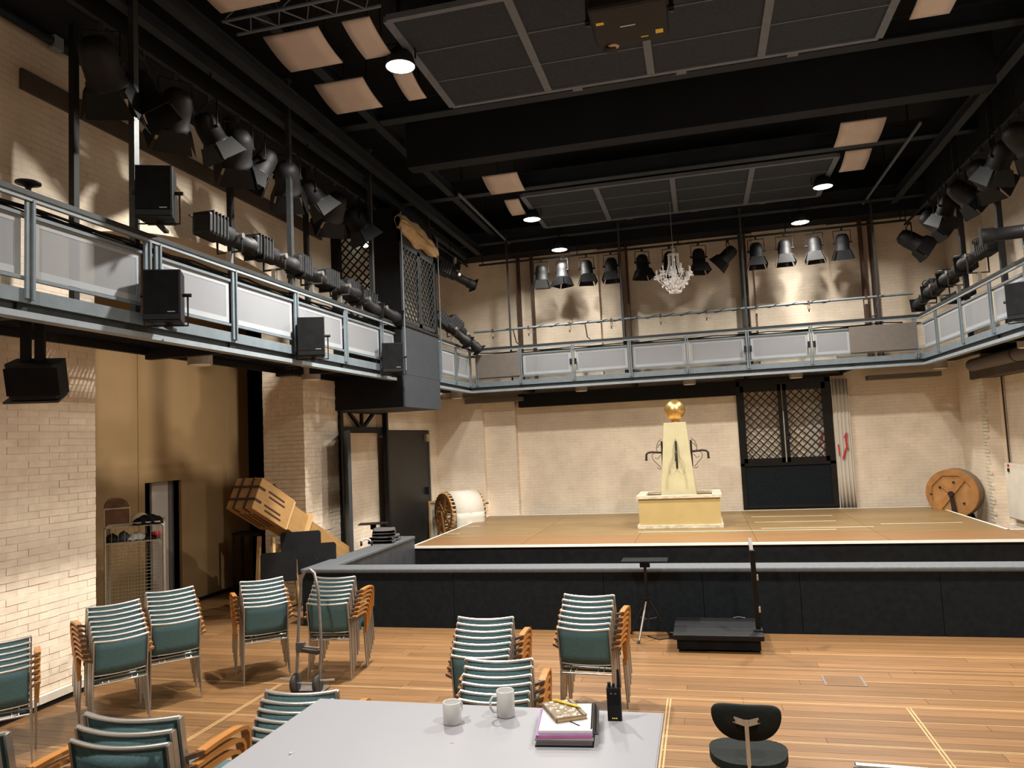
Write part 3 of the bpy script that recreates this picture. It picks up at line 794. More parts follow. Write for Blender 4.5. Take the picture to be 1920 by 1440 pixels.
for y in (TY0 - .02, TY1 + .02):
    MB().tube([(TX1 + .05, y, zz(3.9)), (TX1 + .05, y, zz(6.9))], .016, 6).build('corner_tube', M['rail_grey'], tw)
# beige dust cloth bundled on the tower's edge
dc = thing('dust_cloth', 'crumpled beige dust cloth bundled along the top of the black lattice tower', 'cloth', (-5.3, 13.9, 6.62))
def cloth_fn(u, v):
    y = (u - .5) * 2.1
    fade = math.sin(PI * min(1, max(.0, u * .96 + .02))) ** .35
    hz = (.25 - .10 * u) * fade * (1 + .12 * math.sin(u * 17 + 1)); wx = .15 * fade
    a = v * 2 * PI
    k = 1 + .10 * math.sin(5 * a + u * 9) + .06 * math.sin(9 * a - u * 21)
    return (.02 + wx * k * math.cos(a), y + .03 * math.sin(a * 2), .02 - .16 * (u - .5) + hz * k * math.sin(a))
MB().sheet(cloth_fn, 40, 30, .006).build('cloth', M['linen'], dc)
MB().tube([(.12, .2, .32), (.2, .2, .1), (.1, .2, -.08)], .008, 6).build('tie_cord', M['strap'], dc)
# green-white lit sign inside the tower
ex = thing('exit_sign', 'small lit green-white exit sign glowing behind the tower lattice', 'sign', (-6.5, 14.25, 6.78))
MB().box(-.16, .16, -.03, .03, -.10, .10).build('casing', M['plaster_white'], ex)
MB().box(-.15, .15, -.036, -.031, -.09, .09).build('lit_face', M['exit_glow'], ex)
MB().box(-.02, .02, -.02, .02, .10, .30).build('hanger', M['black'], ex)

# ================================================================== CEILING FITTINGS
def ceiling_grid(label, x0, x1, y0, y1, z):
    t = thing('ceiling_panel_grid', label, 'ceiling panel', ((x0 + x1) / 2, (y0 + y1) / 2, z), group='ceiling panel grids')
    w = x1 - x0; d = y1 - y0; n = 4; f = .075
    for i in range(n):
        a = -w / 2 + i * w / n; b = a + w / n
        p = MB().box(a + f * .7, b - f * .7, -d / 2 + f, d / 2 - f, .02, .06).build('woven_panel', M['ceil_panel'], t)
        for k in (1, 2):
            yy = -d / 2 + d * k / 3
            MB().box(a + f * .7, b - f * .7, yy - .008, yy + .008, .008, .022).build('seam_rod', M['ceil_frame'], p)
    for i in range(n + 1):
        a = -w / 2 + i * w / n
        MB().box(a - f * .7, a + f * .7, -d / 2, d / 2, 0, .07).build('frame_bar', M['ceil_frame'], t)
    for s in (-1, 1):
        MB().box(-w / 2, w / 2, s * d / 2 - f / 2, s * d / 2 + f / 2, -.002, .072).build('frame_bar', M['ceil_frame'], t)
        for i in (-1.5, .0, 1.5):
            MB().box(i - .02, i + .02, s * (d / 2 - .1) - .02, s * (d / 2 - .1) + .02, .07, ZC - z).build('hanger', M['black'], t)
            MB().box(i - .05 + .4, i + .09 + .4, s * d / 2 + .06 * s - .0, s * d / 2 + .16 * s + .0, .02, .06).build('lug', M['ceil_frame'], t) if s > 0 else None
    return t
ceiling_grid('grey framed panel of dark woven ceiling squares overhead, nearest the camera', -3.35, 2.62, 8.05, 10.5, 7.6)
ceiling_grid('grey framed panel of dark woven ceiling squares near the rear wall, above the chandelier', -3.33, 2.85, 15.0, 17.45, 7.6)

def reflector(x0, x1, y0, y1, lab, z=7.5):
    t = thing('ceiling_reflector', lab, 'reflector', ((x0 + x1) / 2, (y0 + y1) / 2, z), group='curved pale ceiling reflectors')
    w = x1 - x0; d = y1 - y0
    MB().sheet(lambda u, v: ((u - .5) * w, (v - .5) * d, .13 * (1 - v) ** 2 + .02), 4, 12, .02).build('curved_sheet', M['reflector'], t)
    MB().box(-w / 2, w / 2, d / 2 - .02, d / 2 + .02, .02, .07).build('edge_batten', M['ceil_dark'], t)
    for s in (-.25, .25):
        MB().tube([(s * w, d * .3, .06), (s * w, d * .3, ZC - z)], .007, 5).build('hanger', M['black'], t)
    return t
reflector(-5.0, -4.25, 6.3, 7.15, 'pale curved reflector cut by the top edge of the photo at left')
reflector(-4.97, -4.22, 7.95, 8.6, 'pale curved reflector second from the top at left')
reflector(-5.0, -4.26, 9.27, 9.95, 'pale curved reflector below and left of the brightest work light')
reflector(-3.9, -3.54, 7.95, 8.62, 'narrow pale reflector directly left of the brightest work light')
reflector(-3.82, -3.55, 9.3, 9.9, 'narrow pale reflector just below the brightest work light')
reflector(-3.82, -3.12, 13.65, 14.35, 'pale reflector above the left far work light')
reflector(-3.78, -3.46, 15.2, 15.9, 'narrow pale reflector touching the left far work light')
reflector(2.65, 3.37, 13.43, 14.2, 'pale reflector above the right far work light')
reflector(2.98, 3.44, 14.88, 15.66, 'narrow pale reflector right of the right far work light')
reflector(2.85, 3.3, 9.2, 9.95, 'pale reflector cut by the top edge of the photo at right')

def beam(lab, p, q, w, h, m='ceil_dark'):
    t = thing('ceiling_beam', lab, 'beam', p)
    d = Vector(q) - Vector(p)
    s = Vector((-d.y, d.x, 0)).normalized()
    MB().bar((0, 0, 0), d, w * .25, h).build('web', M[m], t)
    MB().bar((0, 0, -h / 2), d + Vector((0, 0, -h / 2)), w, .025).build('lower_flange', M[m], t)
    MB().bar((0, 0, h / 2), d + Vector((0, 0, h / 2)), w, .025).build('upper_flange', M[m], t)
    return t
beam('dark steel ceiling beam crossing behind the near ceiling panels', (-6.6, 10.85, 7.85), (5.6, 10.85, 7.85), .2, .3)
beam('dark steel ceiling beam in front of the far ceiling panels', (-6.6, 14.65, 7.8), (5.6, 14.65, 7.8), .2, .3)
beam('dark steel ceiling beam behind the far ceiling panels', (-6.6, 17.85, 7.62), (5.6, 17.85, 7.62), .2, .28)
beam('dark steel beam running along the left ceiling edge, inner one', (-4.75, 2, 7.75), (-4.75, 18.2, 7.75), .14, .16)
beam('dark steel beam running along the left ceiling edge, outer one', (-5.25, 2, 7.4), (-5.25, 18.2, 7.4), .14, .16)
beam('dark steel beam running along the right ceiling edge', (4.55, 2, 7.55), (4.55, 18.2, 7.55), .14, .16)
beam('dark steel beam along the left ceiling over the loudspeaker poles', (-5.62, 2, 7.3), (-5.62, 18.2, 7.3), .12, .12)
structure('trim_1', MB().box(-4.6, 4.4, 11.7, 12.0, 7.25, ZC), M['ceil_black'])
structure('trim_2', MB().box(-6.72, -6.0, -2, 18.9, 7.16, ZC), M['ceil_black'])
structure('trim_3', MB().box(5.1, 6.0, -2, 18.9, 7.3, ZC).box(-6.72, 5.9, 18.3, 18.9, 7.3, ZC), M['ceil_black'])
for x, lab in ((-4.42, 'thin pale rail along the dark ceiling left of the far panels'), (3.9, 'thin pale rail along the dark ceiling right of the far panels')):
    t = thing('ceiling_rail', lab, 'rail', (x, 14.0, 7.5))
    MB().box(-.018, .018, -.5 if x > 0 else 0, 4.1, -.02, .02).build('rail', M['ceil_frame'], t)
    for y in (.2, 2, 3.9): MB().box(-.01, .01, y, y + .02, .02, ZC - 7.5).build('hanger', M['black'], t)
# conduit with a white fitting at the top of the near left wall
t = thing('wall_conduit', 'grey conduit along the top of the near left wall', 'conduit', (-6.6, 4, 7.08))
MB().tube([(0, 0, 0), (0, 2.7, 0)], .05, 10).build('pipe', M['ceil_dark'], t)
MB().box(-.05, .05, 2.4, 2.52, -.07, .07).build('coupling', M['rail_light'], t)

def truss(lab, p, ln, n, rz=0.0):
    t = thing('lattice_truss', lab, 'truss', p, rz)
    h = .3
    for y, z in ((-.15, 0), (.15, 0), (0, h)):
        MB().tube([(0, y, z), (ln, y, z)], .022, 7).build('chord', M['ceil_frame'], t)
    for i in range(n):
        a = ln * i / n; b = ln * (i + .5) / n; c = ln * (i + 1) / n
        MB().tube([(a, -.15, 0), (b, 0, h), (c, -.15, 0), (b, .15, 0), (a, -.15, 0)], .011, 5).build('brace', M['ceil_frame'], t)
    return t
truss('grey lattice truss above the brightest work light at the top edge', (-5.2, 7.6, 7.62), 1.9, 5)

# black video projector hung at the top edge
pj = thing('projector', 'black video projector with amber lens and yellow stickers hung at the top edge', 'projector', (-.46, 7.72, 6.95))
MB().box(-.40, .40, -.40, .40, -.12, .14).build('body', M['black_metal'], pj, bevel=.04)
MB().lathe([(.09, 0), (.10, .03), (.095, .12), (.085, .14)], 20, Matrix.Translation((-.24, .34, -.06)) @ Matrix.Rotation(-PI / 2, 4, 'X')).build('lens_housing', M['black_metal'], pj)
MB().ball((-.22, .38, -.08), .085, 10, .8).build('lens', M['lens_amber'], pj)
for s in (-1, 1):
    MB().bar((s * .44, 0, -.05), (s * .44, .1, .5), .03, .05).build('yoke_arm', M['dark_metal'], pj)
    MB().tube([(s * .40, 0, 0), (s * .47, 0, 0)], .03, 8).build('knob', M['black_metal'], pj)
MB().bar((-.44, .1, .5), (.44, .1, .5), .05, .03).build('yoke_bar', M['dark_metal'], pj)
MB().box(-.03, .03, .07, .13, .5, ZC - 6.95).build('hanger', M['black'], pj)
for a in ((.26, .34, .16, .24), (-.34, -.26, -.16, -.11), (.10, .18, .25, .27)):
    MB().box(*a, -.124, -.1205).build('yellow_sticker', M['yellow'], pj)
MB().box(-.1, .06, -.02, 0, -.1225, -.1205).build('white_sticker', M['paper'], pj)

# ---- flood lamps: the lamps that light the hall
for i, (x, y, z, k, lab) in enumerate(FLOODS):
    t = thing('flood_lamp', lab, 'lamp', (x, y, z), group='work lights on the ceiling')
    MB().lathe([(.19, -.02), (.20, .0), (.17, .12), (.09, .22), (.05, .26), (.0001, .265)], 24, None, True, False).build('housing', M['black_metal'], t)
    MB().lathe([(.0001, -.035), (.12, -.030), (.185, -.012)], 24).build('lens', M['flood_glow'], t)
    MB().tube([(-.21, 0, .06), (-.21, 0, .3), (.21, 0, .3), (.21, 0, .06)], .012, 6).build('yoke', M['black_metal'], t)
    MB().box(-.02, .02, -.02, .02, .3, ZC - z).build('hanger', M['black'], t)
    ld = bpy.data.lights.new('flood_light', 'AREA')
    ld.shape = 'DISK'; ld.size = .30; ld.spread = math.radians(LAMP_SPREAD); ld.energy = LAMP_WATTS * k; ld.color = LAMP_COLOR
    lo = bpy.data.objects.new('flood_light', ld); COL.objects.link(lo)
    lo.parent = t; lo.location = (0, 0, -.045)

# ---- fresnel spotlights with barn doors
def make_fresnel():
    t = thing('stage_spotlight', 'x', 'spotlight')
    MB().lathe([(.02, .20), (.09, .19), (.135, .13), (.15, .02), (.15, -.14), (.165, -.15), (.165, -.18)], 18).build('body', M['black_metal'], t)
    MB().lathe([(.0001, -.165), (.12, -.16), (.148, -.15)], 18).build('lens', M['dark_metal'], t)
    for a in range(4):
        T = Matrix.Rotation(a * PI / 2, 4, 'Z') @ Matrix.Translation((0, .155, -.17)) @ Matrix.Rotation(math.radians(18 if a % 2 else 9), 4, 'X')
        w1, w2 = .13, .19
        MB().add([(-w1, -.004, 0), (w1, -.004, 0), (w2, -.004, -.22), (-w2, -.004, -.22), (-w1, .004, 0), (w1, .004, 0), (w2, .004, -.22), (-w2, .004, -.22)],
                 [(0, 1, 2, 3), (7, 6, 5, 4), (1, 0, 4, 5), (2, 1, 5, 6), (3, 2, 6, 7), (0, 3, 7, 4)], False, T).build('barn_door', M['black'], t)
    return t
fres = make_fresnel(); bare = list(fres.children); fres_used = [False]
def fresnel(x, y, zpipe, tilt, pan, lab, group, drop=.30, scale=1.0):
    """hung from a pipe at zpipe; tilt turns the beam away from straight down, pan about z"""
    rot = Euler((tilt, 0, pan))
    loc = (x, y, zpipe - drop)
    if not fres_used[0]:
        r = fres; fres_used[0] = True
    else:
        r = fres.copy(); COL.objects.link(r)
        for ch in bare:
            c = ch.copy(); COL.objects.link(c); c.parent = r
    r.location = loc; r.rotation_euler = rot; r['label'] = lab; r['group'] = group
    r.scale = (scale,) * 3
    R = rot.to_matrix().inverted()
    f = lambda p: R @ (Vector(p) / scale)
    cz = math.cos(pan); sz = math.sin(pan)
    hx = Vector((cz, sz, 0)) * .18
    U = Vector((0, 0, drop - .08))
    MB().tube([f(-hx), f(-hx + U), f(hx + U), f(hx)], .011, 5).build('yoke', M['black_metal'], r)
    MB().bar(f(U), f(U + Vector((0, 0, .10))), .045, .045).build('clamp', M['rail_dark'], r)
    for s in (-1, 1):
        MB().tube([f(hx * s * .8), f(hx * s * 1.15)], .022, 6).build('yoke_knob', M['black_metal'], r)
    return r
G = 'spotlights along the rear ceiling pipe'
rear = [(-3.6, .25, .1), (-3.07, -.15, -.5), (-2.46, -.2, .3), (-1.86, -.2, 0), (-1.11, -.25, .5), (-.46, -.2, -.4), (.21, -.2, .3), (.89, 1.7, 1.35), (1.51, -.25, 0), (2.13, -.2, 0), (2.78, -.15, -.2), (3.37, .35, 0)]
for i, (x, tl, pn) in enumerate(rear):
    extra = {5: ', half hidden by the chandelier', 7: ', tilted sideways'}.get(i, '')
    fresnel(x, 17.95, 6.98, tl * .5 + .02, pn, f'{NTH[i]} black spotlight from the left on the rear ceiling pipe{extra}', G, .36)
def pipe(lab, p, q, r=.026, m='black_metal'):
    t = thing('lighting_pipe', lab, 'pipe', p)
    d = Vector(q) - Vector(p)
    MB().tube([(0, 0, 0), d], r, 8).build('tube', M[m], t)
    n = max(2, int(d.length / 2.4))
    for i in range(n + 1):
        c = d * (i / n) * .98 + d * .01
        if p[2] > 6: MB().tube([c, c + Vector((0, 0, 7.35 - p[2]))], .012, 5).build('hanger', M['black'], t)
    return t
pipe('ceiling pipe along the rear wall carrying the row of black spotlights', (-5.2, 17.95, 6.98), (4.7, 17.95, 6.98))
pipe('ceiling pipe along the left wall carrying dark spotlights', (-5.62, 3, 6.92), (-5.62, 12.6, 6.92))
pipe('ceiling pipe along the right wall carrying dark spotlights', (4.72, 9, 6.92), (4.72, 18.1, 6.92))
G = 'spotlights along the left ceiling pipe'
lx = [(6.05, .9, .4, 1.25), (6.62, .5, -1.2, 1.0), (7.15, .8, .9, 1.15), (7.75, .6, -.4, 1.0), (8.35, .9, .7, 1.2), (8.95, .5, 2.2, 1.0), (9.55, .9, .5, 1.2), (10.25, .7, -.7, 1.0), (11.0, .9, .8, 1.2), (11.75, .6, -.6, 1.1)]
for i, (y, tl, pn, sc) in enumerate(lx):
    fresnel(-5.62, y, 6.9, tl, pn, f'dark spotlight on the left ceiling pipe, {NTH[i]} from the camera', G, .42, sc)
G = 'spotlights along the right ceiling pipe'
rx = [(11.9, .8, -1.2, 1.2), (12.6, .6, .4, 1.1), (13.4, .9, -1.0, 1.2), (14.4, .8, -1.4, 1.15), (15.2, .5, .5, 1.0), (16.2, .9, -1.5, 1.1), (17.75, .95, -1.55, 1.25)]
for i, (y, tl, pn, sc) in enumerate(rx):
    fresnel(4.7, y, 6.9, tl, pn, f'dark spotlight on the right ceiling pipe, {NTH[i]} from the camera' if i < 6 else 'dark spotlight with wide barn doors at the rear end of the right ceiling pipe', G, .42, sc)

# ---- profile spots clamped to the balcony railings; beam along +y
def make_profile():
    t = thing('profile_spot', 'x', 'spotlight')
    hb = MB().box(-.105, .105, -.46, -.14, -.10, .12)
    hb.build('lamp_housing', M['black_metal'], t, bevel=.03)
    for k in range(5):
        MB().box(-.115, .115, -.42 + k * .055, -.405 + k * .055, -.08, .135).build('cooling_fin', M['dark_metal'], t)
    MB().tube([(0, -.15, 0), (0, -.02, 0), (0, 0, 0), (0, .30, 0), (0, .31, 0), (0, .44, 0)], [.10, .10, .082, .082, .098, .098], 16).build('lens_tube', M['black_metal'], t)
    MB().box(-.12, .12, .44, .455, -.12, .12).build('colour_frame', M['black'], t)
    MB().tube([(-.13, -.2, .1), (-.17, -.28, .12), (-.17, -.40, .12), (-.13, -.45, .1)], .01, 5).build('handle', M['dark_metal'], t)
    for s in (-1, 1):
        MB().tube([(s * .10, 0, 0), (s * .16, 0, 0)], .03, 8).build('tilt_knob', M['chrome'], t)
    return t
prof = make_profile(); prof_bare = list(prof.children); prof_used = [False]
def profile(x, y, z, pitch, pan, zrail, lab, group, dx=0.0):
    rot = Euler((pitch, 0, pan))
    if not prof_used[0]:
        r = prof; r.location = (x, y, z); r.rotation_euler = rot; r['label'] = lab; r['group'] = group; prof_used[0] = True
    else:
        r = prof.copy(); COL.objects.link(r); r.location = (x, y, z); r.rotation_euler = rot; r['label'] = lab; r['group'] = group
        for ch in prof_bare:
            c = ch.copy(); COL.objects.link(c); c.parent = r
    K = 1.22; r.scale = (K,) * 3
    R = rot.to_matrix().inverted(); f = lambda p: R @ (Vector(p) / K)
    hx = Vector((math.cos(pan), math.sin(pan), 0)) * .17
    B = Vector((dx, 0, zrail - z + .03))
    s = 1 if zrail > z else -1
    E = B - Vector((0, 0, s * .1))
    MB().tube([f(hx), f(hx + Vector((0, 0, E.z * .8))), f(-hx + Vector((0, 0, E.z * .8))), f(-hx)], .014, 5).build('yoke', M['dark_metal'], r)
    MB().bar(f(Vector((0, 0, E.z * .8))), f(B), .05, .05).build('clamp', M['leg_steel'], r)
    return r
G = 'profile spots clamped along the left railing'
for i, (y, z, pt, pn, e) in enumerate(((7.95, 5.17, -.03, .02, ', finned housing in front'), (8.95, 5.15, -.05, -.03, ''), (9.95, 5.12, -.04, .04, ''), (10.85, 5.10, -.05, -.05, ''), (11.6, 5.02, -.22, -.1, ', tilted down'), (12.35, 4.99, -.22, -.25, ', last before the lattice tower'))):
    profile(-5.5, y, z, pt, pn, 4.80, f'black profile spot on left railing, {NTH[i]} from the camera{e}', G)
G = 'profile spots behind the lattice tower'
profile(-5.42, 16.2, 5.12, -.55, -.6, 4.80, 'black profile spot on the railing right behind the lattice tower', G)
profile(-5.42, 17.15, 5.12, -.75, -.75, 4.80, 'black profile spot at the rear left railing corner, tilted down', G)
profile(-5.5, 16.9, 6.52, -.35, -.7, 6.95, 'black profile spot hanging from the ceiling beside the top of the lattice tower', G)
pipe('short ceiling pipe beside the top of the lattice tower', (-5.5, 15.2, 6.98), (-5.5, 17.9, 6.98))
G = 'profile spots slanting along the right railing'
for i, (y, z, e) in enumerate(((14.25, 5.32, ', nearest the camera'), (15.3, 5.25, ''), (16.35, 5.2, ''), (17.2, 5.14, ', lowest'))):
    profile(4.8, y, z, -.10 + (-.12 if i == 3 else 0), .12, 4.80, f'dark profile spot on right railing, {NTH[i]} in the slanting row{e}', G)
profile(4.75, 12.2, 5.2, 0.0, 1.35, 4.80, 'black profile spot at the right frame edge pointing across the hall', G)
# cable bundles lying along the railings
cbl = thing('cable_bundle', 'black cable bundle hanging along inside the left balcony handrail', 'cable', (-5.52, 2, 4.70), group='cable bundles on the railings')
for dz, dx, ph in ((0, 0, 0), (-.03, .02, 1.3), (.01, .03, 2.2)):
    MB().tube([(dx, i * .35, dz - .03 * abs(math.sin(i * 1.1 + ph))) for i in range(31)], .014, 5).build('cable', M['black'], cbl)
cbl = thing('cable_bundle', 'black cable bundle hanging along inside the rear balcony handrail', 'cable', (-5.2, 17.68, 4.70), group='cable bundles on the railings')
for dz, dx, ph in ((0, 0, 0), (-.03, .02, 1.3)):
    MB().tube([(i * .4, dx, dz - .03 * abs(math.sin(i * 1.1 + ph))) for i in range(25)], .013, 5).build('cable', M['black'], cbl)
cs = thing('equipment_case', 'flat black case on the right balcony under the slanting spotlights', 'case', (4.95, 15.9, 4.72))
MB().box(-.16, .16, -.55, .55, .085, .20).build('body', M['black_cloth'], cs, bevel=.02)
MB().box(-.05, .05, -.52, .52, .2, .215).build('lid_rib', M['black'], cs)
MB().tube([(-.16, -.12, .14), (-.2, -.08, .14), (-.2, .08, .14), (-.16, .12, .14)], .012, 6).build('handle', M['black_metal'], cs)
# flat black lamp lid on the near left railing
t = thing('dish_lamp', 'small black dish on a stub standing on the near left railing', 'lamp', (-5.5, 5.1, 4.80))
MB().lathe([(.05, 0), (.03, .01), (.022, .07), (.05, .09), (.10, .105), (.10, .12), (.04, .135), (.0001, .137)], 20).build('dish', M['black'], t)
MB().lathe([(.06, 0), (.06, .012)], 12).build('foot', M['black_metal'], t)

# ---- cable pipe with clamps across the rear balcony
t = thing('rear_cable_pipe', 'grey cable-wrapped pipe slung across above the rear balcony railing', 'pipe', (-5.4, 17.9, 5.27))
MB().tube([(0, 0, 0), (10.1, 0, .05)], .028, 8).build('tube', M['rail_grey'], t)
hel = [(1.1 + .3 + i * .047, .035 * math.sin(i * .75), .005 * (1.1 + i * .047) + .035 * math.cos(i * .75)) for i in range(150)]
MB().tube(hel, .007, 4).build('wrapped_cable', M['black'], t)
for x in (1.02, 2.83, 6.6, 9.4):
    MB().tube([(x, 0, 0), (x, .3, -.3), (x, .75, -.3)], .015, 6).build('bracket', M['rail_grey'], t)
for X in (-4.9, -3.98, -2.95, -1.93, -.76, .3, 1.42, 2.55, 3.75):
    i = X + 5.4
    c = thing('empty_lamp_clamp', 'x', 'clamp', (X, 17.9, 5.27 + .005 * i), group='empty lamp clamps on the rear pipe')
    MB().box(-.022, .022, -.035, .035, -.05, .04).build('jaw', M['rust'], c)
    MB().box(-.03, .03, -.03, .03, -.15, -.05).build('hook', M['brass'], c)
    MB().tube([(0, 0, -.15), (0, 0, -.21)], .014, 6).build('stud', M['strap'], c)
    MB().tube([(.03, 0, -.05), (.12, 0, -.11), (.11, 0, -.17), (.02, 0, -.13)], .004, 4).build('safety_wire', M['rail_light'], c)
    c['label'] = f'{NTH[[-4.9, -3.98, -2.95, -1.93, -.76, .3, 1.42, 2.55, 3.75].index(X)]} empty lamp clamp from the left on the rear cable pipe'

# ---- loudspeakers on brackets
def speaker(x, y, z, w, d, h, rz, lab, yoke=True, post=None):
    t = thing('loudspeaker', lab, 'loudspeaker', (x, y, z), rz, 'loudspeakers on the balcony railings')
    cb = [(-w / 2, -d / 2), (w / 2, -d / 2), (w / 2 * .78, d / 2), (-w / 2 * .78, d / 2)]
    MB().prism(cb, 0, h).build('cabinet', M['black'], t, bevel=.012)
    MB().box(-w / 2 + .012, w / 2 - .012, -d / 2 - .014, -d / 2 - .001, h * .14, h - .015).build('front_grille', M['black_cloth'], t)
    MB().box(-w / 2 + .012, w / 2 - .012, -d / 2 - .012, -d / 2 - .001, .012, h * .13).build('lower_grille', M['black'], t)
    MB().box(w * .16, w * .36, -d / 2 - .0165, -d / 2 - .0145, h * .16, h * .178).build('badge', M['rail_light'], t)
    if yoke:
        MB().tube([(w / 2 + .03, 0, h * .55), (w / 2 + .03, 0, -.03), (-w / 2 - .03, 0, -.03), (-w / 2 - .03, 0, h * .55)], .011, 5).build('yoke', M['black_metal'], t)
        for s in (-1, 1): MB().tube([(s * w / 2 * .9, 0, h * .55), (s * (w / 2 + .065), 0, h * .55)], .02, 7).build('knob', M['black_metal'], t)
        MB().bar((0, .0, -.03), (0, d / 2 + .14, -.03), .05, .03).build('bracket', M['black_metal'], t)
    return t
speaker(-5.27, 6.42, 4.92, .36, .32, .53, .42, 'black loudspeaker high on the left balcony, above the railing, upper of two')
speaker(-5.22, 6.46, 3.86, .36, .32, .52, .42, 'black loudspeaker hung on the left balcony front below the upper one')
speaker(-5.22, 9.42, 3.80, .37, .32, .54, .42, 'black loudspeaker hung on the middle of the left balcony front')
speaker(-5.22, 12.25, 3.79, .37, .32, .52, .42, 'black loudspeaker on the left balcony front beside the tower')
speaker(4.52, 11.85, 3.86, .36, .32, .52, -.62, 'black loudspeaker on the right balcony at the frame edge')
mo = thing('monitor_speaker', 'black wedge monitor loudspeaker hanging under the near left balcony', 'loudspeaker', (-6.05, 5.72, 3.30), .5)
MB().prism([(-.23, -.10), (-.17, -.16), (.18, -.16), (.23, -.08), (.22, .13), (-.20, .13)], -.17, .16, Matrix.Rotation(.35, 4, 'X')).build('cabinet', M['black'], mo, bevel=.015)
MB().box(-.22, .22, -.165, -.15, -.13, .13, Matrix.Rotation(.35, 4, 'X')).build('front_grille', M['black_cloth'], mo)
for s in (-.1, .02): MB().box(s - .04, s + .04, -.03, .03, .1, .56).build('hanger', M['black_metal'], mo)
MB().box(-.26, .2, -.16, .12, -.205, -.185, Matrix.Rotation(.35, 4, 'X')).build('cradle', M['dark_metal'], mo)

# ---- crystal chandelier
ch = thing('chandelier', 'sparkling crystal chandelier hanging in front of the rear balcony', 'chandelier', (-.35, 16.6, 5.56))
MB().tube([(0, 0, 1.0), (0, 0, 1.42), (0, 0, 2.05)], .006, 6).build('cable', M['rail_light'], ch)
MB().lathe([(.004, .80), (.03, .84), (.022, .9), (.035, .96), (.012, 1.0), (.006, 1.12)], 12).build('stem', M['crystal'], ch)
MB().lathe([(.035, .06), (.06, .12), (.05, .2), (.12, .25), (.16, .28), (.05, .30), (.04, .42), (.07, .46), (.035, .52), (.03, .8)], 16).build('body', M['crystal'], ch)
MB().lathe([(.11, .86), (.125, .875), (.11, .89)], 16).build('crown_ring', M['chrome'], ch)
cr = MB(); rc = random.Random(5)
for k in range(14):                                       # strings of beads from crown to body
    a = 2 * PI * k / 14
    for i in range(13):
        u = i / 12
        r = .115 + .075 * u ** 1.6 - .02 * math.sin(PI * u); z = .86 - .44 * u
        cr.ball((r * math.cos(a), r * math.sin(a), z), .013, 4)
for k in range(16):                                       # swags under the body
    a = 2 * PI * k / 16
    for i in range(9):
        u = i / 8; r = .24 - .19 * u ** 1.3; z = .30 - .22 * u
        cr.ball((r * math.cos(a), r * math.sin(a), z), .015, 4)
for k in range(22):
    a = 2 * PI * k / 22; r = .20
    cr.ball((r * math.cos(a), r * math.sin(a), .12 + rc.uniform(-.03, .03)), .016, 4, 1.8)
    cr.ball((.27 * math.cos(a + .1), .27 * math.sin(a + .1), .19 + rc.uniform(-.03, .03)), .014, 4, 1.8)
    cr.ball((.12 * math.cos(a), .12 * math.sin(a), .03), .014, 4, 1.9)
tag(cr.build('crystal_drops', M['crystal'], ch), kind='stuff')
for k in range(10):
    a = 2 * PI * (k + .3) / 10; c, s = math.cos(a), math.sin(a)
    R = .38 if k % 2 else .33; dz = 0 if k % 2 else .07
    P = lambda r, z: (r * c, r * s, z + dz)
    am = MB().tube([P(.05, .30), P(.12, .22), P(.22, .19), P(.31, .25), P(R, .34), P(R, .37)], .011, 6)
    arm = am.build('arm', M['crystal'], ch)
    MB().lathe([(.012, 0), (.055, .02), (.06, .03), (.02, .032)], 10, Matrix.Translation(P(R, .37))).build('drip_pan', M['crystal'], arm)
    MB().lathe([(.012, .03), (.012, .10), (.018, .115), (.016, .14), (.002, .175)], 8, Matrix.Translation(P(R, .37))).build('candle', M['candle'], arm)
    dp = MB()
    for j in range(6):
        b = 2 * PI * j / 6
        x, y, z = P(R, .37)
        dp.ball((x + .055 * math.cos(b), y + .055 * math.sin(b), z - .03), .011, 4, 2.0)
    for r, z in ((.13, .16), (.2, .13), (.27, .16)): 
        x, y, z = P(r, z); dp.ball((x, y, z), .012, 4, 1.8)
    dp.build('drops', M['crystal'], arm)

# ================================================================== ON THE STAGE
fo = thing('fountain', 'cream obelisk fountain in an ochre basin on the stage', 'fountain', (-.52, 16.1, ZS))
B0, B1, D0, D1 = -.80, .80, -.70, .55
MB().box(B0 - .04, B1 + .04, D0 - .04, D1 + .04, 0, .075).build('base_plinth', M['marble'], fo, bevel=.006)
MB().box(B0, B1, D0, D0 + .05, .075, .60).box(B0, B1, D1 - .05, D1, .075, .60).box(B0, B0 + .05, D0 + .05, D1 - .05, .075, .60).box(B1 - .05, B1, D0 + .05, D1 - .05, .075, .60).box(B0 + .05, B1 - .05, D0 + .05, D1 - .05, .40, .45).build('basin', M['basin_yellow'], fo)
ri = MB()
for q in ((B0 - .04, B1 + .04, D0 - .04, D0 + .14), (B0 - .04, B1 + .04, D1 - .14, D1 + .04), (B0 - .04, B0 + .14, D0 + .14, D1 - .14), (B1 - .14, B1 + .04, D0 + .14, D1 - .14)):
    ri.box(*q, .60, .655)
ri.build('basin_rim', M['marble'], fo)
w0, w1, H0, H1 = .37, .225, .45, 2.12
MB().add([(-w0, -w0, H0), (w0, -w0, H0), (w0, w0, H0), (-w0, w0, H0), (-w1, -w1, H1), (w1, -w1, H1), (w1, w1, H1), (-w1, w1, H1)],
         [(3, 2, 1, 0), (4, 5, 6, 7), (0, 1, 5, 4), (1, 2, 6, 5), (2, 3, 7, 6), (3, 0, 4, 7)]).build('obelisk', M['stone_cream'], fo, bevel=.008)
MB().lathe([(.09, 0), (.075, .03), (.10, .07)], 20, Matrix.Translation((.01, 0, H1))).build('ball_foot', M['rim_wood'], fo)
MB().ball((.01, 0, H1 + .26), .217, 28).build('gold_ball', M['gold'], fo)
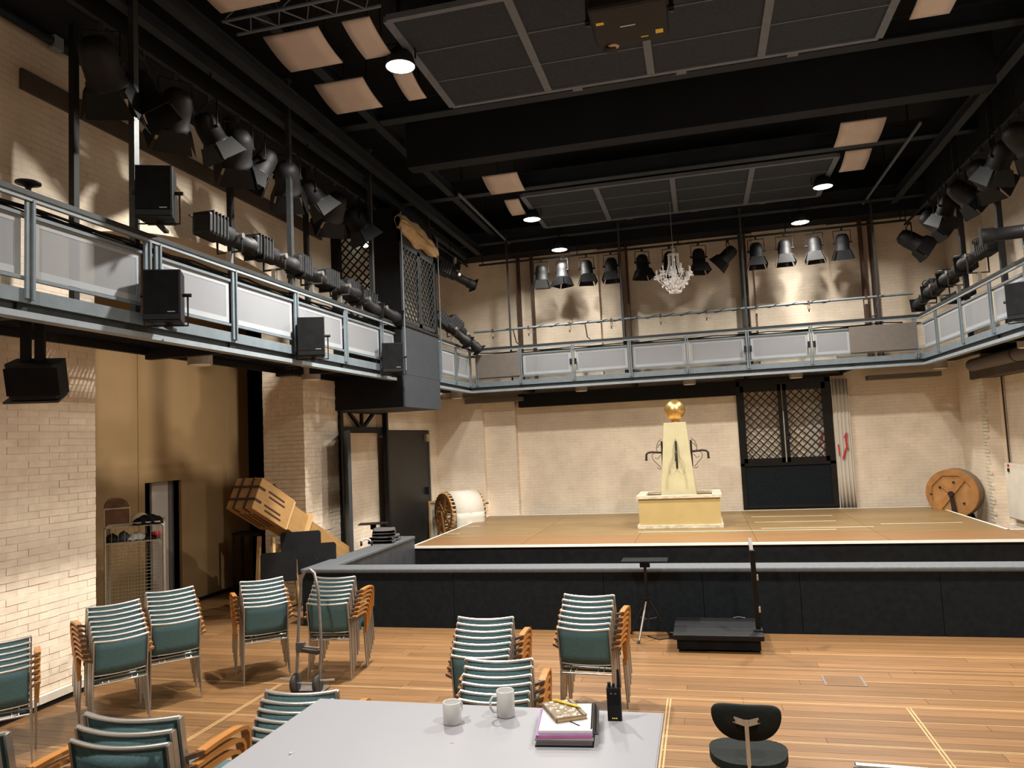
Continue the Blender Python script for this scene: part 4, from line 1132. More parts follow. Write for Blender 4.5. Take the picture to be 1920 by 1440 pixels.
for k, a in enumerate((0, PI / 2, -PI / 2)):               # spout facing us, then the two at the sides
    T = Matrix.Rotation({0: PI, 1: -PI / 2, 2: PI / 2}[k], 4, 'Z')
    f = lambda p: T @ Vector(p)
    sp = MB().tube([f((0, .28, 1.50)), f((0, .52, 1.52)), f((0, .60, 1.51)), f((0, .635, 1.47)), f((0, .64, 1.36))], .022, 8)
    s = sp.build('spout', M['iron'], fo)
    MB().tube([f((0, .64, 1.365)), f((0, .64, 1.345))], .03, 8).build('nozzle', M['iron'], s)
    MB().box(-.02, .02, .31 - .03, .32, 1.18, 1.74, T).build('wall_strip', M['iron'], s)
    for pts in ([(0, .31, 1.78), (0, .38, 1.72), (0, .42, 1.60), (0, .40, 1.52)],
                [(0, .31, 1.70), (0, .36, 1.66), (0, .40, 1.60)],
                [(0, .45, 1.52), (0, .52, 1.45), (0, .50, 1.36), (0, .42, 1.27), (0, .34, 1.18)],
                [(0, .34, 1.45), (0, .40, 1.37), (0, .46, 1.40)],
                [(0, .33, 1.16), (0, .37, 1.15), (0, .42, 1.19)]):
        MB().tube([f(p) for p in pts], .0065, 5).build('scroll', M['iron'], s)

# wind machine: spoked wooden drum with white canvas, left of the stage
ang = math.radians(44)
wm = thing('wind_machine', 'wooden slatted drum draped in white canvas left behind the stage', 'wind machine', (-6.12, 17.1, 0), -ang)
ZW = .84; LN = .92; RW = .48                               # local +y runs along the axle away from us
def ring(y, r0, r1, th, n=36):
    b = MB(); vs = []
    for rr, yy in ((r0, y), (r1, y), (r1, y + th), (r0, y + th)):
        for j in range(n):
            a = 2 * PI * j / n; vs.append((rr * math.cos(a), yy, ZW + rr * math.sin(a)))
    fs = []
    for k in range(4):
        for j in range(n):
            fs.append((k * n + j, k * n + (j + 1) % n, ((k + 1) % 4) * n + (j + 1) % n, ((k + 1) % 4) * n + j))
    return b.add(vs, fs)
for y in (0, LN - .04):
    w = ring(y, RW * .80, RW * .98, .04).build('wheel', M['rim_wood'], wm)
    for k in range(6):
        a = 2 * PI * k / 6 + .3
        MB().bar((0, y + .02, ZW), (RW * .82 * math.cos(a), y + .02, ZW + RW * .82 * math.sin(a)), .075, .03, (0, 1, 0)).build('spoke', M['rim_wood'], w)
    MB().tube([(0, y - .02, ZW), (0, y + .06, ZW)], .07, 12).build('hub', M['rim_wood'], w)
for k in range(30):
    a = 2 * PI * k / 30
    c, s = math.cos(a), math.sin(a)
    MB().bar((RW * c, .0, ZW + RW * s), (RW * c, LN, ZW + RW * s), .03, .022, (c, 0, s)).build('slat', M['pine'], wm)
MB().sheet(lambda u, v: ((RW + .022) * math.cos(PI * .98 - u * PI * 1.02), .10 + v * (LN - .17), ZW + (RW + .022) * math.sin(PI * .98 - u * PI * 1.02)), 28, 2, .008).build('canvas', M['canvas'], wm)
MB().sheet(lambda u, v: (RW + .03 + .01 * math.sin(v * 9), .10 + v * (LN - .17), ZW - u * .75), 6, 6, .008).build('canvas', M['canvas'], wm)
for y in (-.06, LN + .06):
    fr = MB().bar((-.26, y, 0), (0, y, ZW + .04), .07, .04, (0, 1, 0)).bar((.26, y, 0), (0, y, ZW + .04), .07, .04, (0, 1, 0)).bar((-.22, y, .18), (.22, y, .18), .06, .035, (0, 1, 0))
    fr.build('trestle', M['rim_wood'], wm)
MB().tube([(0, -.1, ZW), (0, LN + .16, ZW), (0, LN + .16, ZW + .14), (0, LN + .34, ZW + .14)], .018, 8).build('crank', M['iron'], wm)
# framed flats leaning beside it
t = thing('framed_flat', 'pale framed flat leaning by the rear black door beside the wind machine', 'flat', (-6.45, 17.55, 0), .2)
MB().box(-.18, .18, 0, .02, .02, 1.08, Matrix.Rotation(-.06, 4, 'X')).build('board', M['plaster_white'], t)
for q in ((-.2, -.16, 0, 1.1), (.16, .2, 0, 1.1), (-.16, .16, 0, .05), (-.16, .16, 1.05, 1.1)):
    MB().box(q[0], q[1], -.03, 0, q[2], q[3], Matrix.Rotation(-.06, 4, 'X')).build('frame_batten', M['pine'], t)

# rumble drum right of the stage
dr = thing('rumble_drum', 'big round wooden drum with a braced face right behind the stage', 'drum', (5.08, 17.75, 0), -math.radians(33))
ZD = .95; RD = .515; LD = .38                               # local +y runs away from us
Tn = Matrix.Translation((0, 0, ZD)) @ Matrix.Rotation(-PI / 2, 4, 'X')
MB().lathe([(RD - .012, .02), (RD, .03), (RD, LD - .02), (RD - .02, LD)], 40, Tn, True, True).build('shell', M['drum_side'], dr)
MB().lathe([(RD * .99, 0), (RD * 1.0, .02), (RD * 1.0, .06)], 40, Tn).build('face', M['drum_wood'], dr)
oct_o = [(RD * .98 * math.cos(2 * PI * k / 32), RD * .98 * math.sin(2 * PI * k / 32)) for k in range(32)]
def octseg(k):
    a0 = 2 * PI * k / 8 + PI / 8; a1 = a0 + 2 * PI / 8; ri_ = RD * .79
    outer = [(RD * .985 * math.cos(a0 + (a1 - a0) * i / 5), RD * .985 * math.sin(a0 + (a1 - a0) * i / 5)) for i in range(6)]
    return [(ri_ * math.cos(a0), ri_ * math.sin(a0))] + outer + [(ri_ * math.cos(a1), ri_ * math.sin(a1))]
for k in range(8):
    MB().prism([(x, y) for x, y in octseg(k)], -.03, -.002, Tn).build('face_rim_segment', M['rim_wood'], dr)
MB().bar((-.28, -.022, ZD - .34), (.25, -.022, ZD + .32), .10, .03, (0, 1, 0)).build('brace', M['rim_wood'], dr)
MB().bar((-.22, -.016, ZD + .20), (.02, -.016, ZD - .02), .05, .02, (0, 1, 0)).build('brace', M['rim_wood'], dr)
MB().tube([(0, -.10, ZD), (0, .0, ZD)], .055, 10).build('axle', M['iron'], dr)
MB().bar((0, -.06, ZD), (.05, -.06, ZD - .46), .07, .03, (0, 1, 0), .10, .03).build('crank_arm', M['iron'], dr)
for x, z in ((-.22, .13), (.22, -.2), (-.4, -.02), (.05, .24)):
    MB().tube([(x, -.035, ZD + z), (x, 0, ZD + z)], .022, 8).build('bolt', M['iron'], dr)
for y in (.08, LD - .06):
    MB().bar((.12, y, 0), (.05, y, ZD - RD + .06), .07, .05, (0, 1, 0)).bar((.40, y, 0), (.24, y, ZD - RD + .10), .07, .05, (0, 1, 0)).bar((.1, y, .2), (.38, y, .2), .06, .05, (0, 1, 0)).build('cradle', M['black'], dr)
# white wall cabinet at the right frame edge
wc = thing('wall_cabinet', 'flat white wall cabinet with red sticker and dark handle at the right frame edge', 'cabinet', (5.98, 16.3, .5))
MB().box(-.10, .0, -.9, .75, 0, 1.1).build('body', M['plaster_white'], wc)
MB().box(-.115, -.101, -.88, .73, .02, 1.08).build('door', M['plaster_white'], wc, bevel=.004, seg=1)
MB().box(-.14, -.116, .48, .53, .93, 1.0).build('handle', M['black_metal'], wc)
MB().box(-.117, -.1155, .47, .58, 1.02, 1.08).build('red_sticker', M['red'], wc)
MB().box(-.03, -.01, .7, .74, 1.1, 2.9).build('conduit', M['strap'], wc)

# ================================================================== LEFT SIDE PROPS
# long plywood chute leaning down to the right
cx = Vector((-6.74, 10.0, 1.90)); cy_ = Vector((-6.34, 12.6, .42))
ax = (cy_ - cx).normalized()
sd = ax.cross(Vector((0, 0, 1))).normalized(); upv = sd.cross(ax)
chu = bpy.data.objects.new('wooden_chute', None); COL.objects.link(chu)
Rm = Matrix((( sd.x, ax.x, upv.x, cx.x), (sd.y, ax.y, upv.y, cx.y), (sd.z, ax.z, upv.z, cx.z), (0, 0, 0, 1)))
chu.matrix_world = Rm                                     # local +y runs down the chute, +z is its upper face, +x towards us
tag(chu, 'long pale plywood chute with dark straps and slots leaning against the left wall', 'chute')
MB().box(-.25, .25, 0, .84, -.25, .25).build('head_box', M['plywood'], chu, bevel=.006, seg=1)
MB().box(-.20, .20, .84, 1.36, -.20, .20).build('middle_box', M['plywood'], chu, bevel=.006, seg=1)
MB().box(-.17, .17, 1.36, 2.85, -.17, .17).build('tail_box', M['plywood'], chu, bevel=.006, seg=1)
for y in (.84, 1.36):
    MB().box(-.245, .245, y - .035, y + .035, .2, .235).box(.2, .245, y - .035, y + .035, -.235, .2).box(-.245, -.2, y - .035, y + .035, -.235, .2).build('joint_batten', M['pine'], chu)
for x in (-.10, .10):
    MB().box(x - .015, x + .015, -.012, -.001, -.25, .25).box(x - .015, x + .015, -.012, .14, .251, .26).box(x - .015, x + .015, -.012, .14, -.26, -.251).build('strap', M['strap'], chu)
for z in (-.10, .10):
    MB().box(-.25, .25, -.014, -.003, z - .015, z + .015).box(.251, .26, -.012, .14, z - .015, z + .015).box(-.26, -.251, -.012, .14, z - .015, z + .015).build('strap', M['strap'], chu)
for z, a, b in ((.12, .22, .62), (.05, .26, .66), (-.10, .22, .62), (-.17, .26, .66)):
    MB().box(.251, .255, a, b, z - .012, z + .012).build('slot', M['strap'], chu)
for x, a, b in ((.12, .2, .7), (.04, .2, .7), (-.06, .2, .7), (-.14, .2, .7)):
    MB().box(x - .012, x + .012, a, b, -.256, -.251).build('slot', M['strap'], chu)
MB().tube([(.10, .30, .25), (.10, .42, .34), (.10, .6, .31), (.10, .66, .25)], .012, 6).build('carry_handle', M['strap'], chu)
# wooden trestle under the chute
t = thing('wooden_trestle', 'pale wooden trestle carrying the long plywood chute', 'trestle', (-6.68, 10.75, 0), 1.25)
for x in (-.2, .2):
    for y in (-.16, .16):
        MB().bar((x * 1.2, y * 1.3, 0), (x, y, 1.08 - x * .45), .05, .05).build('leg', M['pine'], t)
for y in (-.17, .17): MB().bar((-.22, y, .5), (.22, y, .45), .05, .03).build('stretcher', M['pine'], t)
t = thing('timber_prop', 'slanting timber prop beside the black music stands', 'prop', (-7.05, 11.2, 0))
MB().bar((-.12, 0, .02), (.42, .15, .66), .09, .05, (0, 1, 0)).build('beam', M['pine'], t)
MB().box(-.17, -.03, -.06, .06, 0, .03).build('foot', M['pine'], t)
# black open stand frame
t = thing('stand_frame', 'black open metal frame standing in the left recess', 'frame', (-7.97, 12.0, 0), .12)
w, d_, h = .25, .16, 1.07
for x in (-w, w):
    for y in (-d_, d_):
        MB().box(x - .02, x + .02, y - .02, y + .02, 0, h).build('leg', M['iron'], t)
for z in (.04, h - .05):
    for y in (-d_, d_): MB().box(-w, w, y - .015, y + .015, z, z + .04).build('cross_rail', M['iron'], t)
    for x in (-w, w): MB().box(x - .015, x + .015, -d_, d_, z, z + .04).build('cross_rail', M['iron'], t)
MB().box(-.03, .03, -.02, .02, .05, h).build('centre_post', M['iron'], t)
MB().box(-w - .02, w + .02, -d_ - .02, d_ + .02, h - .01, h + .015).build('top_plate', M['black'], t)
# music stands
def music_stand(x, y, ztop, w, h, rz, lab, tilt=.28):
    t = thing('music_stand', lab, 'music stand', (x, y, 0), rz, 'black music stands')
    T = Matrix.Translation((0, 0, ztop - h)) @ Matrix.Rotation(-tilt, 4, 'X')
    MB().prism([(-w / 2, 0), (w / 2, 0), (w / 2, h - .03), (w / 2 - .03, h), (-w / 2 + .03, h), (-w / 2, h - .03)], -.006, .006, T @ Matrix.Rotation(PI / 2, 4, 'X')).build('desk', M['black'], t)
    MB().box(-w / 2, w / 2, -.004, .07, -.012, 0, T).build('ledge', M['black'], t)
    MB().tube([(0, .03, .06), (0, .03, ztop - h * .55)], .014, 8).build('pole', M['leg_steel'], t)
    for k in range(3):
        a = 2 * PI * k / 3 + .4
        MB().tube([(0, .03, .10), (.14 * math.cos(a), .03 + .14 * math.sin(a), .06), (.27 * math.cos(a), .03 + .27 * math.sin(a), .012)], .012, 6).build('leg', M['iron'], t)
    return t
music_stand(-6.22, 10.05, 1.00, .52, .42, .45, 'black music stand at the left front of the cluster by the pit corner', .12)
music_stand(-5.86, 10.55, 1.06, .58, .44, .45, 'black music stand at the right front of the cluster by the pit corner', .12)
music_stand(-6.25, 10.75, 1.22, .62, .42, .45, 'black music stand, tallest at the back of the cluster by the pit corner', .12)
t = thing('music_stand', 'flat-topped music stand by the doorway behind the blankets', 'music stand', (-6.25, 13.45, 0), .3, 'black music stands')
MB().box(-.27, .27, -.18, .18, 1.02, 1.035).build('desk', M['black'], t)
MB().tube([(0, 0, .05), (0, 0, 1.02)], .016, 8).build('pole', M['iron'], t)
MB().box(-.05, .05, -.05, .05, .92, 1.02).build('clamp', M['black'], t)
for k in range(3):
    a = 2 * PI * k / 3
    MB().tube([(0, 0, .12), (.28 * math.cos(a), .28 * math.sin(a), .012)], .012, 6).build('leg', M['iron'], t)
# blankets on the pit wall
def blanket(loc, sx, sy, sz, rz, lab):
    t = thing('folded_blanket', lab, 'blanket', loc, rz, 'grey blankets on the pit wall')
    for k in range(2):
        fn = lambda u, v, k=k: ((sx * (.5 - .02 * k)) * math.cos(2 * PI * u) * (abs(math.cos(2 * PI * u)) ** -.45 if abs(math.cos(2 * PI * u)) > .01 else 0) * (1 + .05 * math.sin(v * 9 + k)),
                                (v - .5) * sy * (1 - .03 * k),
                                sz * (.25 + .5 * k) + sz * .27 * math.sin(2 * PI * u) * (abs(math.sin(2 * PI * u)) ** -.4 if abs(math.sin(2 * PI * u)) > .01 else 0) + .008 * math.sin(v * 14 + u * 20))
        MB().sheet(fn, 24, 8, .004).build('fold', M['blanket'], t)
    return t
blanket((-5.62, 12.55, .80), .44, .62, .11, .15, 'dark grey folded blanket lying lowest on the pit side wall')
blanket((-5.64, 12.58, .92), .40, .6, .10, .4, 'dark grey folded blanket on top of another on the pit side wall')
t = thing('headphones', 'white headband beside the grey blankets on the pit wall', 'headphones', (-5.74, 12.05, .80), .5)
MB().tube([(-.09 * math.cos(PI * k / 10), 0, .02 + .10 * math.sin(PI * k / 10)) for k in range(11)], .016, 6).build('band', M['paper'], t)
for s in (-1, 1): MB().lathe([(.04, -.015), (.045, 0), (.035, .02)], 12, Matrix.Translation((s * .09, 0, .045)) @ Matrix.Rotation(PI / 2, 4, 'Y')).build('ear_cup', M['black'], t)

# roll cage trolley with trunk and costume bits
RCX, RCY, RCA = -7.62, 8.78, math.radians(38)
def on_cage(x, y, z):
    c, s = math.cos(RCA), math.sin(RCA)
    return (RCX + c * (x + 7.62) - s * (y - 8.95), RCY + s * (x + 7.62) + c * (y - 8.95), z)
rc_ = thing('roll_cage', 'tall wire roll cage trolley beside the near brick pier', 'trolley', (RCX, RCY, 0), RCA)
w, d_, h = .35, .33, 1.63
def cage_side(p, q, name='mesh_side'):
    p = Vector(p); q = Vector(q); b = MB()
    fr = MB().tube([p + Vector((0, 0, .14)), p + Vector((0, 0, h - .06)), p + (q - p) * .06 + Vector((0, 0, h)), q - (q - p) * .06 + Vector((0, 0, h)), q + Vector((0, 0, h - .06)), q + Vector((0, 0, .14))], .013, 7)
    f = fr.build('side_frame', M['wire'], rc_)
    n = max(6, int((q - p).length / .075))
    for i in range(1, n):
        c = p + (q - p) * (i / n); b.tube([c + Vector((0, 0, .2)), c + Vector((0, 0, h - .02))], .0028, 4, False, False)
    for i in range(26):
        z = .2 + i * .047
        b.tube([p + Vector((0, 0, z)), q + Vector((0, 0, z))], .0028, 4, False, False)
    b.build('wire_mesh', M['wire'], f)
cage_side((-w, -d_, 0), (w, -d_, 0)); cage_side((w, -d_, 0), (w, d_, 0)); cage_side((-w, d_, 0), (w, d_, 0)); cage_side((-w, -d_, 0), (-w, d_, 0))
MB().box(-w, w, -d_, d_, .13, .16).build('base', M['wire'], rc_)
MB().box(-w + .01, w - .01, -d_ + .01, d_ - .01, 1.38, 1.395).build('shelf', M['wire'], rc_)
MB().box(-w + .01, w - .01, -d_ + .01, d_ - .01, 1.585, 1.60).build('shelf', M['wire'], rc_)
for x in (-w + .05, w - .05):
    for y in (-d_ + .05, d_ - .05):
        cs = MB().tube([(x - .015, y, .055), (x + .015, y, .055)], .055, 14).build('caster', M['rubber'], rc_)
        MB().box(x - .03, x + .03, y - .03, y + .03, .105, .13).build('caster_fork', M['wire'], cs)
tk = thing('trunk', 'small brown domed trunk with pale edges on top of the roll cage', 'trunk', on_cage(-7.85, 8.86, 1.60), RCA + .1)
dome = [(-.15, 0), (.15, 0), (.15, .24)] + [(.15 * math.cos(PI * k / 10), .24 + .14 * math.sin(PI * k / 10)) for k in range(1, 10)] + [(-.15, .24)]
Txz = Matrix(((1, 0, 0, 0), (0, 0, -1, 0), (0, 1, 0, 0), (0, 0, 0, 1)))
MB().prism(dome, -.23, .23, Txz).build('body', M['leather'], tk)
for z in (.0, .235):
    MB().box(-.155, .155, -.238, -.231, z, z + .018).build('edge_strip', M['brass'], tk)
for x in (-.155, .145):
    MB().box(x, x + .012, -.238, -.231, 0, .24).build('edge_strip', M['brass'], tk)
bc_ = thing('black_cloth', 'black crumpled cloth lying on the roll cage beside the trunk', 'cloth', on_cage(-7.46, 8.85, 1.60), RCA)
MB().sheet(lambda u, v: ((u - .5) * .38, (v - .5) * .5, .012 + .10 * (math.sin(PI * u) ** .6) * (math.sin(PI * v) ** .5) + .012 * math.sin(u * 21 + v * 13)), 22, 14, .01).build('cloth', M['black_cloth'], bc_)
t = thing('cream_cloth', 'cream folded cloth behind the trunk on the roll cage', 'cloth', on_cage(-7.58, 9.13, 1.60), RCA)
MB().sheet(lambda u, v: ((u - .5) * .3, (v - .5) * .16, .012 + .12 * (math.sin(PI * u) ** .6) * (math.sin(PI * v) ** .5)), 14, 8, .01).build('cloth', M['linen'], t)
for i, (x, sx, sz, m, lab) in enumerate(((-7.92, .10, .10, 'black', 'black bundle at the left of the roll cage shelf'), (-7.78, .09, .12, 'tower_grey', 'dark grey bundle on the roll cage shelf'), (-7.62, .16, .09, 'paper', 'white bundle in the middle of the roll cage shelf'), (-7.45, .12, .07, 'black', 'black flat bundle right of the white one on the roll cage shelf'))):
    t = thing('cloth_bundle', lab, 'bundle', on_cage(x + .02, 8.76, 1.395), RCA + .1 * i, 'bundles on the roll cage shelf')
    MB().sheet(lambda u, v: ((u - .5) * sx * 1.6, (v - .5) * .2, .012 + sz * (math.sin(PI * u) ** .5) * (math.sin(PI * v) ** .5) + .008 * math.sin(u * 17 + v * 9)), 12, 8, .008).build('cloth', M[m], t)
t = thing('red_flower', 'bright red cloth flower at the right of the roll cage shelf', 'flower', on_cage(-7.36, 8.7, 1.395))
for k in range(7):
    a = 2 * PI * k / 7
    MB().ball((.035 * math.cos(a), .035 * math.sin(a), .07 + .01 * (k % 2)), .032, 6, .7).build('petal', M['red'], t)
MB().ball((0, 0, .08), .03, 6).build('centre', M['pinkred'], t)
MB().tube([(0, 0, 0), (0, 0, .07)], .008, 5).build('stem', M['strap'], t)

# ================================================================== BEFORE THE PIT
ct = thing('platform_cart', 'low black platform cart with a tall grip post before the pit wall', 'cart', (.04, 9.33, 0))
MB().box(-.50, .50, -.44, .40, .14, .20).build('deck', M['black'], ct, bevel=.01)
MB().box(-.46, .46, -.40, .38, .03, .139).build('under_frame', M['black_cloth'], ct)
for x in (-.40, .40):
    for y in (-.34, .32):
        MB().tube([(x - .02, y, .03), (x + .02, y, .03)], .03, 10).build('wheel', M['rubber'], ct)
po = MB().bar((.455, -.20, .20), (.44, -.26, 1.12), .055, .055).build('post', M['black'], ct)
MB().bar((.44, -.24, 1.06), (.43, -.12, 1.23), .05, .04, (1, 0, 0)).build('grip', M['truck_steel'], po)
for z in (.42, .78): MB().box(.47, .49, -.27, -.22, z, z + .06).build('latch', M['chrome'], po)
MB().box(.40, .50, -.27, -.15, .20, .22).build('post_foot', M['black_metal'], po)
MB().tube([(.2, .36, .205), (.26, .37, .215), (.34, .36, .205)], .012, 6).build('chain_end', M['dark_metal'], ct)
tp = thing('tripod_stand', 'black tripod stand with a small flat desk before the pit wall', 'stand', (-.78, 9.5, 0))
MB().tube([(0, 0, .12), (0, 0, .90)], .019, 10).build('pole', M['black_metal'], tp)
MB().tube([(0, 0, .36), (0, 0, .48)], .036, 10).build('collar', M['black'], tp)
MB().prism([(-.28, -.15), (.28, -.15), (.28, .15), (-.28, .15)], .94, .952).build('desk', M['black_cloth'], tp)
MB().box(-.06, .06, -.04, .04, .86, .94).build('desk_clamp', M['black'], tp)
for a, m in ((-1.95, 'leg_steel'), (.55, 'black_metal'), (2.55, 'black_metal')):
    c, s = math.cos(a), math.sin(a)
    lg = MB().tube([(.03 * c, .03 * s, .44), (.28 * c, .28 * s, .012)], .014, 8).build('leg', M[m], tp)
    MB().tube([(.275 * c, .275 * s, .03), (.29 * c, .29 * s, .0)], .019, 8).build('rubber_foot', M['rubber'], lg)
    MB().tube([(0, 0, .22), (.15 * c, .15 * s, .235)], .008, 6).build('brace', M['black_metal'], tp)
cb = thing('floor_cable', 'thin black cable looping on the floor by the tripod foot', 'cable', (-.70, 9.45, 0))
MB().tube([(-.1, .1, .006), (.05, -.05, .006), (.2, .05, .006), (.3, -.08, .006), (.38, .04, .006)], .006, 6).build('cable', M['black'], cb)

# ================================================================== CHAIRS
def make_chair():
    t = thing('stacking_chair', 'x', 'chair')
    hw = .232
    zt, zb = .82, .50
    by = lambda z: -.215 - .05 * (z - zb) / (zt - zb)
    bow = lambda x: -.035 * (1 - (x / hw) ** 2)               # backrest bows towards the rear in the middle
    N = 10
    # backrest frame: bowed top rail, two uprights, lower rail
    xs = [-hw + 2 * hw * i / N for i in range(N + 1)]
    sag = lambda x: -.012 * (1 - (x / hw) ** 2)
    MB().tube([(x, by(zt) + bow(x), zt + sag(x)) for x in xs], .0115, 8).build('top_rail', M['chrome'], t)
    fr = MB()
    for s in (-1, 1):
        up = [(s * hw * (1 - .10 * math.sin(PI * k / 6) * 0 - .0), by(zt) + (by(.43) - by(zt)) * k / 6, zt + (.43 - zt) * k / 6) for k in range(7)]
        for a, b in zip(up, up[1:]): fr.bar(a, b, .012, .03, (0, 1, 0))
    fr.tube([(x * .96, by(zb) + bow(x) * .8, zb + sag(x) * .3) for x in xs], .008, 6)
    fr.build('back_frame', M['leg_steel'], t)
    MB().sheet(lambda u, v: ((u - .5) * 2 * (hw - .016), by(zb + .012 + v * (zt - zb - .022)) + bow((u - .5) * 2 * hw) * (.8 + .2 * v), zb + .012 + v * (zt - zb - .022) + sag((u - .5) * 2 * hw) * v), 10, 4, .016).build('backrest', M['teal'], t)
    # seat and its rear rail with four clips
    MB().sheet(lambda u, v: ((u - .5) * .44, -.17 + v * .36, .435 + .008 * v - .012 * math.sin(PI * v)), 6, 6, .024).build('seat', M['teal'], t)
    MB().tube([(-hw - .005, -.205, .412), (hw + .005, -.205, .412)], .0105, 7).build('seat_rail', M['chrome'], t)
    cl = MB()
    for x in (-.15, -.10, .10, .15): cl.tube([(x, -.207, .408), (x, -.205, .43), (x, -.175, .44)], .0055, 5)
    cl.build('seat_clips', M['chrome'], t)
    for s in (-1, 1):
        MB().bar((s * hw, -.208, .44), (s * (hw + .012), -.245, 0), .012, .042, (0, 1, 0), .012, .02).build('leg', M['leg_steel'], t)
        MB().bar((s * (hw + .034), .145, .45), (s * (hw + .042), .185, 0), .014, .045, (0, 1, 0), .014, .024).build('leg', M['leg_steel'], t)
        x = s * (hw + .050)
        P = [(-.20, .652), (-.10, .655), (.02, .652), (.09, .646), (.128, .634), (.148, .608), (.152, .56), (.150, .40)]
        W_ = [.046, .046, .046, .046, .046, .046, .044, .026]
        am = MB(); vs = []; n = len(P)
        for i, (y, z) in enumerate(P):
            a = P[max(i - 1, 0)]; b = P[min(i + 1, n - 1)]
            d = Vector((b[0] - a[0], b[1] - a[1])).normalized(); nx, nz = -d.y, d.x
            for dx, k in ((-1, -1), (1, -1), (1, 1), (-1, 1)):
                vs.append((x + dx * W_[i] / 2, y + nx * k * .009, z + nz * k * .009))
        fs = [(3, 2, 1, 0), tuple((n - 1) * 4 + i for i in range(4))]
        for i in range(n - 1):
            for j in range(4): fs.append((i * 4 + j, i * 4 + (j + 1) % 4, i * 4 + 4 + (j + 1) % 4, i * 4 + 4 + j))
        am.add(vs, fs).build('armrest', M['beech'], t)
        MB().bar((s * (hw + .002), -.236, .640), (x + s * .012, -.20, .652), .020, .020).build('arm_peg', M['peg'], t)
    return t
chair = make_chair(); chair_used = [False]
DZ, DY = .039, .045
def stack(mx, my, zrail, yaw, n, desc, group, zbase=0.0, only=None):
    """mx, my: middle of the lowest backrest's top rail on plan"""
    a = math.radians(yaw); c, s = math.cos(a), math.sin(a)
    ox, oy = mx - (.265 + .02) * s, my + (.265 + .02) * c
    for k in range(n):
        y = k * DY
        loc = (ox - s * y + random.uniform(-.003, .003), oy + c * y + random.uniform(-.003, .003), zbase + k * DZ)
        pos = 'topmost' if k == n - 1 else ORD[k]
        lab = f'teal chair with beech arms, {pos} of the stack {desc}'
        if only: lab = only
        rz = a + random.uniform(-.012, .012)
        if not chair_used[0]:
            chair.location = loc; chair.rotation_euler = (0, 0, rz); chair['label'] = lab; chair['group'] = group; chair_used[0] = True
        else:
            dup(chair, loc, rz, lab, group)
stack(-5.67, 4.98, .82, 47, 6, 'at the left frame edge', 'chair stack at the left frame edge')
stack(-5.405, 6.035, .82, 54, 8, 'against the near brick pier', 'chair stack against the near brick pier')
stack(-5.31, 6.67, .82, 49, 8, 'in front of the roll cage', 'chair stack in front of the roll cage')
stack(-4.77, 7.445, .82, 41, 7, 'left of the hand truck', 'chair stack left of the hand truck')
stack(-4.085, 7.53, .82, 6, 7, 'behind the hand truck', 'chair stack behind the hand truck')
stack(-1.805, 5.74, .82, 3, 7, 'second from the table, half hidden', 'chair stack half hidden behind the table one')
stack(-1.415, 4.785, .82, 5, 6, 'directly behind the table', 'chair stack directly behind the table')
stack(-1.115, 6.63, .82, -4, 7, 'in front of the tripod stand', 'chair stack in front of the tripod stand')
stack(-2.47, 4.02, .82, 7, 6, 'under the left table end', 'chair stack by the left end of the table')
stack(-2.44, 2.68, .82, 2, 3, 'left of the table', 'chair stack at the bottom left beside the table', .5)
stack(-3.07, 2.42, .82, 2, 3, 'in the bottom left corner', 'chair stack in the bottom left corner', .5)
stack(.675, 2.88, .82, 176, 1, 'X', 'chair at the bottom right edge', .5, 'steel chair back cut by the bottom edge right of the black chair')

# hand truck in front of its stack
ht = thing('hand_truck', 'grey tubular hand truck with two wheels standing before a chair stack', 'hand truck', (-4.11, 7.12, 0), .05)
fr = [(-.125, .02, .10), (-.12, .06, .46), (-.115, .10, .85), (-.10, .13, 1.14), (-.06, .135, 1.215), (0, .135, 1.235), (.05, .13, 1.20), (.10, .11, 1.02), (.14, .06, .62), (.15, .04, .46), (.13, .02, .10)]
MB().tube(fr, .016, 10).build('frame', M['truck_steel'], ht)
MB().tube([(-.12, .05, .46), (.15, .05, .44)], .012, 8).build('cross_bar', M['truck_steel'], ht)
MB().box(-.13, -.04, .03, .08, .40, .50).build('rag', M['blanket'], ht)
MB().bar((-.05, .02, .43), (.13, .02, .405), .035, .035).build('strap', M['rubber'], ht)
MB().tube([(-.14, 0, .10), (.14, 0, .10)], .012, 8).build('axle', M['chrome'], ht)
for s in (-1, 1):
    w_ = MB().lathe([(.055, -.02), (.092, -.022), (.10, -.012), (.10, .012), (.092, .022), (.055, .02)], 24, Matrix.Translation((s * .125, 0, .10)) @ Matrix.Rotation(PI / 2, 4, 'Y')).build('wheel', M['rubber'], ht)
    MB().lathe([(.0001, -.016), (.05, -.014), (.056, -.018), (.056, .018), (.05, .014), (.0001, .016)], 20, Matrix.Translation((s * .125, 0, .10)) @ Matrix.Rotation(PI / 2, 4, 'Y')).build('rim', M['chrome'], w_)
    MB().tube([(s * .15, 0, .13), (s * .30, .01, .14)], .011, 8).build('foot_bar', M['chrome'], ht)
MB().box(-.17, .17, .02, .19, .012, .018).build('toe_plate', M['truck_steel'], ht)

